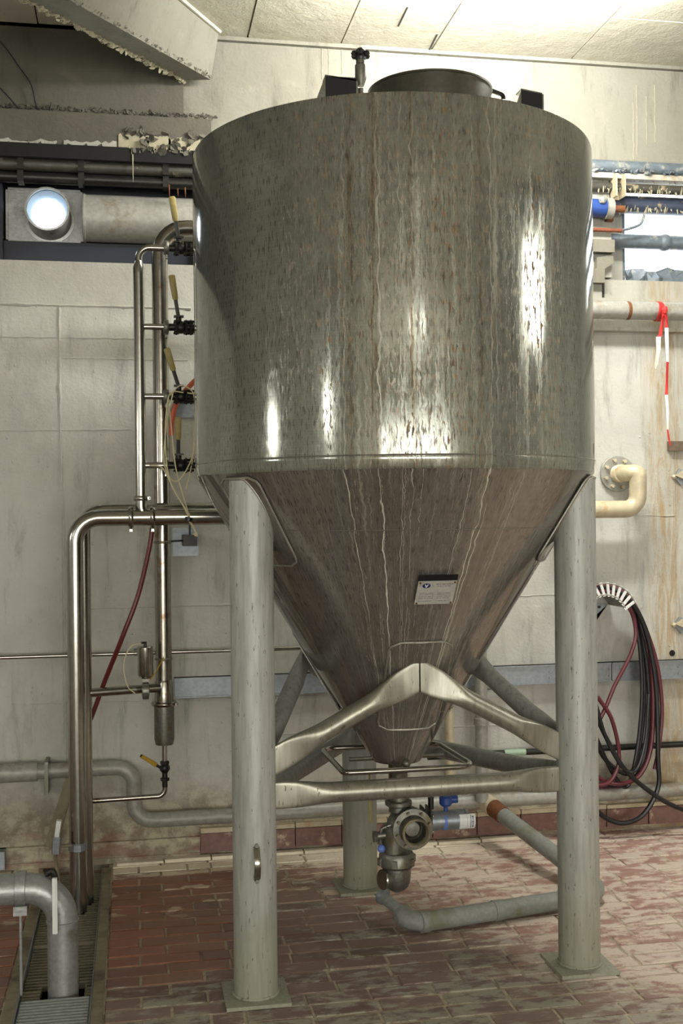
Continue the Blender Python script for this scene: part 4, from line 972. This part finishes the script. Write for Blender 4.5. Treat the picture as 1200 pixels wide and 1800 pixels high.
# vertical pipes behind the cone
xx = W(846, 1300, 5.84).x; vp = thing('down_pipe', 'upright grey pipe on the back wall right of the cone', 'pipe', (xx, 5.84, .2))
m = MB(); m.cyl((xx, 5.84, j0.z + .02), (xx, 5.84, 1.6), .034); obj('tube', m, M['galv_dull'], vp)
m = MB(); z_ = W(846, 1268, 5.84).z; m.lathe([(.034, -.02), (.04, -.018), (.04, .018), (.034, .02)], (xx, 5.84, z_)); m.bx((xx + .03, 5.85, z_ + .06), (xx + .10, WY, z_ + .15)); obj('coupling', m, M['galv_dull'], vp)
xx = W(790, 1300, 5.9).x; m = MB(); m.cyl((xx, 5.9, .2), (xx, 5.9, 1.1), .024); obj('down_pipe', m, M['lagged'], None, loc=(xx, 5.9, .2), label='thin pale upright pipe just left of the grey upright pipe', cat='pipe')
# dark pipe along wall
z_ = W(1100, 1313, 5.93).z; dk_ = thing('dark_pipe', 'thin dark pipe along the wall behind the coiled hoses', 'pipe', (2.5, 5.93, z_ - .02))
m = MB(); m.cyl((1.55, 5.93, z_), (4.0, 5.93, z_), .017); obj('tube', m, M['dark_steel'], dk_)
m = MB(); m.cyl((1.98, 5.93, z_), (2.10, 5.93, z_), .0185); obj('green_label', m, simple('green_label', C(150, 176, 150), .5), dk_)
z_ = W(1100, 1388, 5.95).z; m = MB(); m.cyl((2.3, 5.95, z_), (4.0, 5.95, z_ + .0), .010); obj('thin_pipe', m, M['rust'], None, loc=(2.6, 5.95, z_ - .01), label='thin brown pipe low on the wall at the right', cat='pipe')

# ------------------------------------------------------------------ right wall: flange elbow, hoses, tape
YU = 5.84; up_ = thing('flanged_pipe', 'cream painted U shaped pipe leaving a bolted wall flange right of the tank', 'pipe', W(1080, 900, YU))
fc = W(1083, 833, WY)
m = MB(); m.lathe([(.0, 0), (.098, 0), (.102, .004), (.102, .016), (.098, .02), (.0, .02)], (fc.x, WY - .022, fc.z), 'Y', 36); obj('flange', m, M['galv_dull'], up_)
for k in range(8):
    th = PI / 4 * k + .3; m = MB(); c_ = V((fc.x + .078 * math.cos(th), WY - .022, fc.z + .078 * math.sin(th))); m.cyl(c_, c_ - V((0, .018, 0)), .0105, n=6); obj('bolt', m, M['lagged'], up_)
zl_ = W(1100, 895, YU).z; xr_ = W(1120, 860, YU).x; zu = fc.z + .0
m = MB(); pts = [V((fc.x - .0, WY - .02, zu)), V((fc.x + .03, WY - .09, zu)), V((fc.x + .07, YU, zu + .0))]
path = [V((fc.x, WY - .02, zu)), V((fc.x + .02, YU + .02, zu)), V((xr_, YU - .01, zu)), V((xr_, YU, zl_)), V((xr_ - .5, YU, zl_))]
m.sweep(fillet(path, [.05, .075, .075], 9), .047, 24); obj('tube', m, M['lagged'], up_)
m = MB()
for f in (.0, .02, .04): m.lathe([(.046, -.004), (.051, 0), (.046, .004)], (fc.x, WY - .03 - f, zu), 'Y', 20)
split_obj('bellows', m, M['lagged'], up_)
# hose rack
rc_ = W(1052, 1083, 5.86); RKR = .185
rk = thing('hose_rack', 'grey metal hose rack with slotted curved saddle on the wall', 'hose rack', (rc_.x, WY, rc_.z))
m = MB(); a0, a1 = .42, PI - .42
def arc(r, Y, a): return V((rc_.x + r * math.cos(a), Y, rc_.z + r * math.sin(a)))
rings = [[arc(RKR - .055, 5.775, a), arc(RKR - .055, WY, a), arc(RKR - .062, WY, a), arc(RKR - .062, 5.775, a)] for a in [a0 + (a1 - a0) * k / 24 for k in range(25)]]
m.quadstrip(rings); obj('saddle', m, M['galv_dull'], rk)
m = MB()
for r_ in (RKR, RKR - .062): m.sweep([arc(r_, 5.765, a0 + (a1 - a0) * k / 24) for k in range(25)], [(.006, .004, 3)] * 25, 8)
split_obj('rim', m, M['galv_dull'], rk)
for k in range(12):
    a = a0 + (a1 - a0) * k / 11; m = MB(); m.sweep([arc(RKR - .07, 5.765, a - .05), arc(RKR + .006, 5.765, a + .05)], [(.0085, .005, 4)] * 2, 8, up=(0, 1, 0)); obj('finger', m, M['label'], rk)
m = MB(); m.prism([arc(RKR - .06, WY - .004, .5), arc(RKR - .06, WY - .004, PI - .5), V((rc_.x + .02, WY - .004, rc_.z - .06)), V((rc_.x - .02, WY - .004, rc_.z - .06)) if False else V((rc_.x - .03, WY - .004, rc_.z - .06))], (0, -.006, 0)); obj('back_plate', m, M['galv'], rk)
m = MB()
for sx, sz in ((.05, .04), (.01, -.03), (-.06, .04)): m.cyl((rc_.x + sx, WY - .01, rc_.z + sz), (rc_.x + sx, WY - .02, rc_.z + sz), .008, n=6)
split_obj('bolt', m, M['dark_steel'], rk)
def hoseloop(pxs, Y, r, m_): m_.sweep(smoothpts([W(x_, y_, Y + dy) for (x_, y_, dy) in [(p + (0,))[:3] for p in pxs]], 8), r, 8)
mb_, mr = MB(), MB()
top_l = (1000, 1060); 
# loops: over the saddle, down the right, round the bottom, up behind the leg
hoseloop([(1005, 1075), (1035, 1040), (1075, 1036), (1108, 1062), (1125, 1130), (1132, 1220), (1124, 1310), (1105, 1360), (1060, 1330), (1030, 1250), (1012, 1150)], 5.86, .0125, mb_)
hoseloop([(1000, 1080), (1035, 1034), (1080, 1034), (1118, 1070), (1142, 1150), (1148, 1250), (1140, 1330), (1112, 1372), (1060, 1372), (1020, 1320), (1005, 1200), (1000, 1090)], 5.83, .0125, mr)
hoseloop([(1002, 1085), (1035, 1036), (1080, 1038), (1112, 1075), (1134, 1150), (1140, 1250), (1128, 1345), (1095, 1378), (1040, 1372), (1010, 1300), (1000, 1180)], 5.88, .0125, mb_)
hoseloop([(1004, 1085), (1030, 1046), (1070, 1030), (1112, 1058), (1150, 1150), (1163, 1240), (1158, 1310), (1150, 1352)], 5.85, .0115, mr)
hoseloop([(1030, 1050), (1070, 1040), (1105, 1068), (1117, 1110), (1108, 1150), (1080, 1205), (1055, 1262), (1020, 1300), (1008, 1240)], 5.80, .0115, mr)
hoseloop([(1050, 1225), (1075, 1265), (1088, 1330), (1075, 1370), (1050, 1380), (1020, 1365)], 5.79, .0115, mr)
hoseloop([(1008, 1120), (1040, 1042), (1090, 1042), (1130, 1095), (1152, 1200), (1156, 1330), (1156, 1385), (1130, 1432), (1095, 1447), (1060, 1435), (1030, 1400), (1015, 1360)], 5.81, .0135, mb_)
hoseloop([(1045, 1255), (1072, 1310), (1100, 1355), (1140, 1390), (1180, 1415), (1240, 1438)], 5.78, .0125, mb_)
hoseloop([(1045, 1290), (1062, 1330), (1085, 1372), (1105, 1378), (1122, 1300), (1128, 1200), (1118, 1100), (1092, 1045)], 5.84, .0115, mb_)
hoseloop([(1048, 1240), (1066, 1300), (1095, 1350), (1118, 1352), (1134, 1300), (1140, 1220)], 5.77, .010, mb_)
hoseloop([(1000, 1290), (1040, 1370), (1075, 1385), (1115, 1368), (1138, 1310), (1146, 1210), (1136, 1120), (1110, 1055)], 5.89, .0115, mr)
obj('hose', mb_, M['black'], None, loc=W(1100, 1400, 5.82), label='long black rubber hose coiled over the wall rack with its tail to the right', cat='hose')
obj('hose', mr, M['maroon'], None, loc=W(1080, 1370, 5.83), label='maroon rubber hose coiled over the wall rack', cat='hose')

# pipe along the wall at the right and below the windows
zp = W(1100, 546, 5.88).z; wp = thing('wall_pipe', 'horizontal stained grey pipe under the right window', 'pipe', (2.6, 5.88, zp - .05))
m = MB(); m.cyl((1.5, 5.88, zp), (4.3, 5.88, zp), .05); obj('tube', m, M['galv_dull'], wp)
m = MB(); m.bx((1.4, WY - .07, zp - .105), (4.3, WY, zp - .085)); obj('ledge', m, M['wall'], wp)
m = MB(); xx = W(1102, 540, 5.88).x; m.lathe([(.05, -.01), (.052, 0), (.05, .01)], (xx, 5.88, zp), 'X', 24); obj('rust_mark', m, M['rust'], wp)
# red and white barrier tape
YT = 5.80; tape = thing('barrier_tape', 'red and white barrier tape knotted on the pipe under the right window', 'tape', W(1172, 782, YT))
def ribbon(pts, ws, mats, m_):
    P_ = [W(x_, y_, YT + .004 * i) if False else W(x_, y_, YT) for i, (x_, y_) in enumerate(pts)]
    rings = []
    for i, (p, w_) in enumerate(zip(P_, ws)):
        tw_ = .5 * math.sin(i * 1.7); dx = V((math.cos(tw_), math.sin(tw_), 0)) * w_; rings.append([p - dx, p + dx, p + dx + V((0, .0015, 0)), p - dx + V((0, .0015, 0))])
    for i in range(len(rings) - 1): m_.quadstrip(rings[i:i + 2], mi=mats[i], cap=True)
m = MB(); ribbon([(1168, 545), (1165, 560), (1160, 590), (1157, 592), (1157, 615), (1153, 640), (1152, 648)], [.012, .012, .011, .013, .014, .012, .002], [0, 0, 0, 1, 1, 1], m)
obj('short_end', m, [M['tapered'], M['tapewhite']], tape, smooth=False)
m = MB(); ribbon([(1168, 545), (1171, 560), (1171, 576), (1172, 605), (1173, 636), (1172, 665), (1171, 694), (1173, 725), (1173, 755), (1175, 770), (1178, 783)], [.012, .011, .010, .009, .008, .009, .008, .007, .006, .006, .004], [0, 0, 1, 1, 0, 0, 1, 1, 0, 0], m)
obj('long_end', m, [M['tapered'], M['tapewhite']], tape, smooth=False)
m = MB(); kx = W(1168, 540, YT).x
for q in range(3): m.lathe([(.053, -.006), (.0555, -.005), (.0555, .005), (.053, .006)], (kx + (q - 1) * .008, 5.88, zp), V((1, .1 * (q - 1), .15 * (q - 1))), 24)
m.ball(W(1168, 545, YT), .018, 8, (1, .8, 1.4)); obj('knot', m, M['tapered'], tape, smooth=False)
a = W(1172, 776, WY); m = MB(); m.bx((a.x, WY - .03, a.z - .055), (a.x + .22, WY + .05, a.z)); obj('wall_block', m, M['wood'], None, loc=(a.x, WY - .02, a.z - .055), label='weathered brown block on the wall where the tape ends', cat='block')
for yy, lab in ((838, 'small chipped grey bracket on the wall just below the brown block'), (1098, 'small chipped grey bracket at the right edge above the wall rail')):
    c_ = W(1192, yy, WY); p_ = thing('wall_bracket', lab, 'bracket', (c_.x, WY, c_.z - .04))
    m = MB(); m.prism([c_ + V((-.035, 0, 0)), c_ + V((.0, 0, .045)), c_ + V((.05, 0, .03)), c_ + V((.05, 0, -.03)), c_ + V((.01, 0, -.05))], (0, -.012, 0)); obj('plate', m, M['galv'], p_, smooth=False)
    m = MB(); m.prism([c_ + V((-.03, -.012, .005)), c_ + V((.02, -.012, .035)), c_ + V((.03, -.012, -.02))], (0, -.02, 0)); m.ball(c_ + V((-.032, -.01, .0)), .014, 8); obj('stub', m, M['lagged'], p_, smooth=False)
    m = MB(); m.bx((3.085, WY - .002, c_.z - .03), (c_.x + .06, WY + .05, c_.z + .02)); obj('wedge', m, M['galv'], p_)
# dark hole in the wall
c_ = W(1181, 1148, WY); m = MB(); m.lathe([(.018, 0), (.016, .004), (.001, .005)], c_, (0, -1, 0), 10); obj('anchor_hole', m, M['pit'], wall)

# ------------------------------------------------------------------ window strip, left
YWi = WY + .14
w1 = bpy.data.objects.new('window_1', None); COL.objects.link(w1); w1['kind'] = 'structure'; w1.location = (-.3, YWi, Z0)
m = MB(); m.bx((RX0, YWi + .03, Z0), (.36, YWi + .2, Z1)); obj('back_panel', m, M['navy'], w1)
m = MB(); zb_ = W(150, 432, YWi).z
m.bx((RX0, YWi - .06, Z0), (.36, YWi + .03, zb_)); m.bx((RX0, YWi - .1, Z0), (W(8, 380, YWi).x, YWi + .03, Z1 - .15)); split_obj('sill_frame', m, M['navy'], w1)
pa, pb = W(10, 330, YWi - .02), W(146, 430, YWi - .02)
m = MB(); m.bx((pa.x, YWi - .02, pb.z), (pb.x, YWi + .03, pa.z)); lp_ = thing('vent_panel', 'square grey metal panel carrying the bright round light at upper left', 'panel', (pa.x, YWi, pb.z)); obj('panel', m, M['alu'], lp_)
m = MB()
for (x0, z0, x1, z1) in ((pa.x, pb.z, pa.x + .012, pa.z), (pb.x - .012, pb.z, pb.x, pa.z), (pa.x, pb.z, pb.x, pb.z + .012), (pa.x, pa.z - .012, pb.x, pa.z)): m.bx((x0, YWi - .032, z0), (x1, YWi - .02, z1))
split_obj('panel_edge', m, M['alu'], lp_)
lc = W(88, 386, YWi - .02)
lt = thing('round_light', 'round drum light with a glaring white lens at the upper left', 'light', (lc.x, YWi - .03, lc.z))
m = MB(); m.lathe([(.128, 0), (.128, .01), (.112, .012), (.105, .03), (.105, .2), (.110, .205), (.110, .215), (.1, .216)], (lc.x, YWi - .02, lc.z), (0, -1, 0), 40, cap=False); obj('drum', m, M['alu'], lt)
m = MB(); m.lathe([(.001, 0), (.103, 0)], (lc.x, YWi - .195, lc.z), (0, -1, 0), 40, cap=False); obj('glass_front', m, M['glass_front'], lt)
m = MB(); m.lathe([(.001, .012), (.064, .01), (.08, 0)], (lc.x + .004, YWi - .20, lc.z - .021), (0, -1, 0), 40, cap=False); obj('lens', m, M['lens'], lt)
# round horizontal duct
zd = W(240, 388, YWi - .05).z; x0 = W(146, 388, YWi).x
dd = thing('round_duct', 'large horizontal grey metal duct in the window strip left of the tank', 'duct', (x0, YWi - .06, zd - .125))
m = MB(); m.cyl((x0 + .003, YWi - .06, zd), (.9, YWi - .06, zd), .122, n=40); obj('tube', m, M['galv_dull'], dd)
m = MB(); m.lathe([(.122, -.008), (.127, -.005), (.127, .005), (.122, .008)], (x0 + .01, YWi - .06, zd), 'X', 40); obj('end_ring', m, M['galv_dull'], dd)
# pipes above, seen from below
for k, (yy, r_, Y_, mt, lab) in enumerate(((296, .032, WY - .04, 'grime', 'upper grimy pipe above the left window strip'), (318, .03, WY - .02, 'dark_steel', 'lower dark pipe just above the round light'))):
    z_ = W(200, yy, Y_).z; p_ = thing('grimy_pipe', lab, 'pipe', (-.2, Y_, z_ - r_)); m = MB(); m.cyl((RX0, Y_, z_), (.8, Y_, z_), r_); obj('tube', m, M[mt], p_)
    for px_ in (38, 144, 292):
        m = MB(); xx = W(px_, yy, Y_).x; m.bx((xx - .018, Y_ - r_ - .006, z_ - r_), (xx + .012, Y_ + .05, z_ + r_ + .02)); obj('hanger', m, M['dark_steel'], p_)
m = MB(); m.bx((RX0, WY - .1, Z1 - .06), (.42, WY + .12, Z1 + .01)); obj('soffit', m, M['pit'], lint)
for (px_, y0, y1, mt) in ((233, 272, 320, 'peel'), (297, 325, 352, 'rust'), (312, 332, 345, 'rust'), (325, 330, 347, 'rust')):
    a, b = W(px_, y0, WY - .1), W(px_ + 1, y1, WY - .1); m = MB(); m.sweep([a, a.lerp(b, .5), b], [(.009, .004, 3), (.006, .003, 3), (.001, .001, 3)], 8); obj('drip', m, M[mt], lint)
# loose cables at the top left
m = MB(); m.sweep(smoothpts([W(-20, 55, 5.86), W(8, 82, 5.87), W(35, 120, 5.9), (W(55, 150, 5.92)), W(65, 190, 5.93), W(85, 222, 5.93), W(88, 195, 5.93), W(90, 180, 5.93)], 6), .0035, 6)
m.sweep(smoothpts([W(-20, 135, 5.88), W(10, 165, 5.9), W(40, 200, 5.92), W(65, 226, 5.92)], 6), .0035, 6)
obj('loose_cable', m, M['blackmat'], None, loc=W(85, 222, 5.93), label='loose thin black cable hanging over the dark wall at the top left', cat='cable')

# ------------------------------------------------------------------ window, right
w2 = bpy.data.objects.new('window_2', None); COL.objects.link(w2); w2['kind'] = 'structure'; w2.location = (3.2, WY + .2, 2.95)
xw = W(1091, 440, WY + .18).x; zs0, zs1 = W(1150, 505, WY + .18).z, Z1
m = MB(); m.bx((2.66, WY + .16, 2.95), (xw, WY + .4, Z1)); m.bx((2.62, WY + .01, 2.98), (4.3, WY + .3, zs0)); split_obj('reveal', m, M['wall'], w2)
m = MB(); m.bx((xw, WY + .24, zs0), (4.3, WY + .26, Z1)); obj('pane', m, M['daylight'], w2)
m = MB()
m.bx((xw, WY + .17, zs0 - .01), (xw + .02, WY + .23, Z1)); m.bx((xw, WY + .17, zs0 - .01), (4.3, WY + .23, zs0 + .015)); m.bx((3.75, WY + .17, zs0), (3.79, WY + .23, Z1)); split_obj('window_frame', m, M['bluegrime'], w2)
m = MB(); zz = W(1150, 474, WY + .17).z
rings = []
rnd = random.Random(12)
for i in range(26):
    x_ = xw + .02 + i * .05; a_ = V((x_, WY + .16 + rnd.uniform(-.02, .02), zs0 + .01)); b_ = V((x_ + rnd.uniform(-.01, .01), WY + .17 + rnd.uniform(-.03, .03), zz + rnd.uniform(-.008, .01)))
    rings.append([a_, a_.lerp(b_, .5) + V((0, rnd.uniform(-.03, .03), 0)), b_, b_ + V((0, .004, 0)), a_ + V((0, .004, 0))])
m.quadstrip(rings); obj('plastic_sheet', m, M['bluegrime'], w2, smooth=False, label='crumpled dirty sheet along the bottom of the window')
zz = W(1150, 426, WY + .08).z; p_ = thing('crossing_pipe', 'blue grey weathered pipe crossing in front of the bright right window', 'pipe', (2.9, WY + .08, zz - .04))
m = MB(); m.cyl((2.45, WY + .08, zz), (4.3, WY + .08, zz), .041); obj('tube', m, M['bluegrime'], p_)
m = MB(); xx = W(1167, 426, WY + .08).x; m.lathe([(.041, -.03), (.047, -.015), (.05, 0), (.047, .015), (.041, .03)], (xx, WY + .08, zz), 'X'); obj('coupling', m, M['bluegrime'], p_)
for k, (yy, r_, Y_, mt, lab) in enumerate(((297, .036, WY - .03, 'bluegrime', 'topmost peeling blue grey pipe above the right window'), (333, .026, WY - .02, 'grime', 'middle grimy pipe above the right window'), (362, .05, WY + .06, 'bluegrime', 'thick dark blue pipe just above the bright panes'))):
    z_ = W(1150, yy, Y_).z; p_ = thing('peeling_pipe', lab, 'pipe', (2.8, Y_, z_ - r_)); m = MB(); m.cyl((2.4, Y_, z_), (4.3, Y_, z_), r_); obj('tube', m, M[mt] if k < 2 else simple('dark_blue_pipe', C(58, 66, 84), .5, .1, .5, 40, .5, stain=C(140, 130, 104), stain_amt=(.58, .68), sscale=18), p_)
    flakes(70 if k != 1 else 110, lambda t: 2.5 + 1.0 * t, lambda t: Y_ - r_ * .8, lambda t: z_ - r_ * .7, .013, M['peel'] if k else M['bluegrime'], p_, 60 + k, k > 0)
m = MB(); zz0 = W(1090, 345, WY - .08).z; xx = W(1090, 320, WY - .08).x
m.bx((xx - .03, WY - .09, zz0), (xx - .022, WY + .1, Z1)); m.bx((xx + .022, WY - .09, zz0), (xx + .028, WY + .1, Z1)); m.bx((xx - .03, WY - .01, zz0), (xx + .028, WY + .0, Z1)); hb = obj('hanger_bracket', m, M['lagged'], None, loc=(xx, WY, zz0), label='rust stained upright channel bracket above the right window', cat='bracket')
# blue motor and small parts beside the tank edge
c_ = W(1052, 366, WY - .06); mo = thing('blue_motor', 'small blue motor unit peeping out right of the tank at window height', 'motor', (c_.x, WY - .06, c_.z - .06))
m = MB(); m.cyl((c_.x - .12, WY - .06, c_.z), (c_.x + .03, WY - .06, c_.z), .05); m.ball((c_.x + .03, WY - .06, c_.z), .048, 14, (.5, 1, 1)); obj('housing', m, M['blue'], mo)
m = MB(); m.cyl((c_.x + .035, WY - .06, c_.z), (c_.x + .075, WY - .06, c_.z), .058); m.ball((c_.x + .0, WY - .11, c_.z + .03), .022, 8); obj('flange', m, M['galv_dull'], mo)
m = MB(); m.cyl((c_.x + .07, WY - .06, c_.z), (c_.x + .15, WY - .06, c_.z), .02); m.bx((c_.x + .06, WY - .03, c_.z - .06), (c_.x + .1, WY + .0, c_.z - .02)); obj('shaft', m, M['rust'], mo)
a = W(1050, 404, WY - .03); cu = thing('copper_pipe', 'short rusty orange pipe stub with grey cable beside the bright window', 'pipe', (a.x, WY - .03, a.z - .012))
m = MB(); m.cyl((a.x - .1, WY - .03, a.z), (W(1092, 404, WY - .03).x, WY - .03, a.z), .0115); obj('tube', m, simple('orange_rust', C(130, 74, 50), .7, .2, .4, 60, .4), cu)
m = MB(); m.sweep(smoothpts([W(1090, 405, WY - .03), W(1105, 402, WY - .03), W(1125, 394, WY - .03), W(1132, 378, WY - .02)], 6), .008, 8); obj('cable', m, M['bluegrime'], cu)
a, b = W(1050, 420, WY - .05), W(1075, 500, WY - .05)
m = MB(); m.bx((a.x - .05, WY - .06, W(1050, 447, WY).z), (b.x + .015, WY, W(1050, 425, WY).z)); m.bx((a.x - .05, WY - .05, W(1050, 500, WY).z), (a.x + .04, WY, W(1050, 475, WY).z)); m.prism([W(1049, 452, WY - .04), W(1078, 448, WY - .04), W(1078, 462, WY - .04), W(1049, 482, WY - .04)], (0, .04, 0)); obj('wall_fitting', m, M['upper'], None, loc=(a.x, WY - .03, b.z), label='cluster of pale boxed fittings between tank edge and right window', cat='fitting')

# ------------------------------------------------------------------ luminaires
def area(parent, sx, sy, e, rot, off=(0, 0, 0), name='lamp', col=(1, .99, .955)):
    L_ = bpy.data.lights.new(name, 'AREA'); L_.shape = 'RECTANGLE'; L_.size = sx; L_.size_y = sy; L_.energy = e; L_.color = col
    o = bpy.data.objects.new(name, L_); COL.objects.link(o); o.parent = parent; o.location = off; o.rotation_euler = rot; return o
for x, y, z, lx, ly, pw, pu, lab in LAMPS:
    t_ = thing('ceiling_luminaire', 'long strip light under the ceiling ' + lab, 'light', (x, y, z), 'strip lights under the ceiling')
    m = MB(); m.bx((x - lx / 2, y - ly / 2, z + .03), (x + lx / 2, y + ly / 2, z + .07)); obj('housing', m, M['label'], t_)
    m = MB(); m.cyl((x - lx * .3, y - ly * .3, z + .06), (x - lx * .3, y - ly * .3, CZ), .006); m.cyl((x + lx * .3, y + ly * .3, z + .06), (x + lx * .3, y + ly * .3, CZ), .006); split_obj('hanger', m, M['label'], t_)
    m = MB(); m.bx((x - lx / 2 + .01, y - ly / 2 + .01, z + .012), (x + lx / 2 - .01, y + ly / 2 - .01, z + .03)); obj('diffuser', m, M['tube'], t_)
    area(t_, lx, ly, pw, (0, 0, 0))
    if pu: area(t_, lx, .15, pu, (PI - .75 if ly < lx else PI, 0, 0), (0, ly / 2 + .02 if ly < lx else 0, .085), 'uplight')
for p_, w_, h_, pw, lab in FILL_LAMPS:  # added lamps that fill the tank front and legs from the sides
    t_ = thing('fill_lamp', 'added boxy fill lamp ' + lab, 'light', p_, 'added fill lamps of the hall'); p_ = V(p_)
    tgt = V((1.0, 4.3, 1.6)) - p_; tgt.normalize(); q = tgt.to_track_quat('-Z', 'Y')
    R3 = q.to_matrix()
    m = MB(); m.box(p_ - tgt * .05, (w_ + .04, h_ + .04, .07), ax=R3); obj('housing', m, M['dark_steel'], t_)
    m = MB(); m.box(p_ - tgt * .012, (w_, h_, .01), ax=R3); obj('diffuser', m, M['tube'], t_)
    area(t_, w_, h_, pw, q.to_euler(), tuple(tgt * .01))
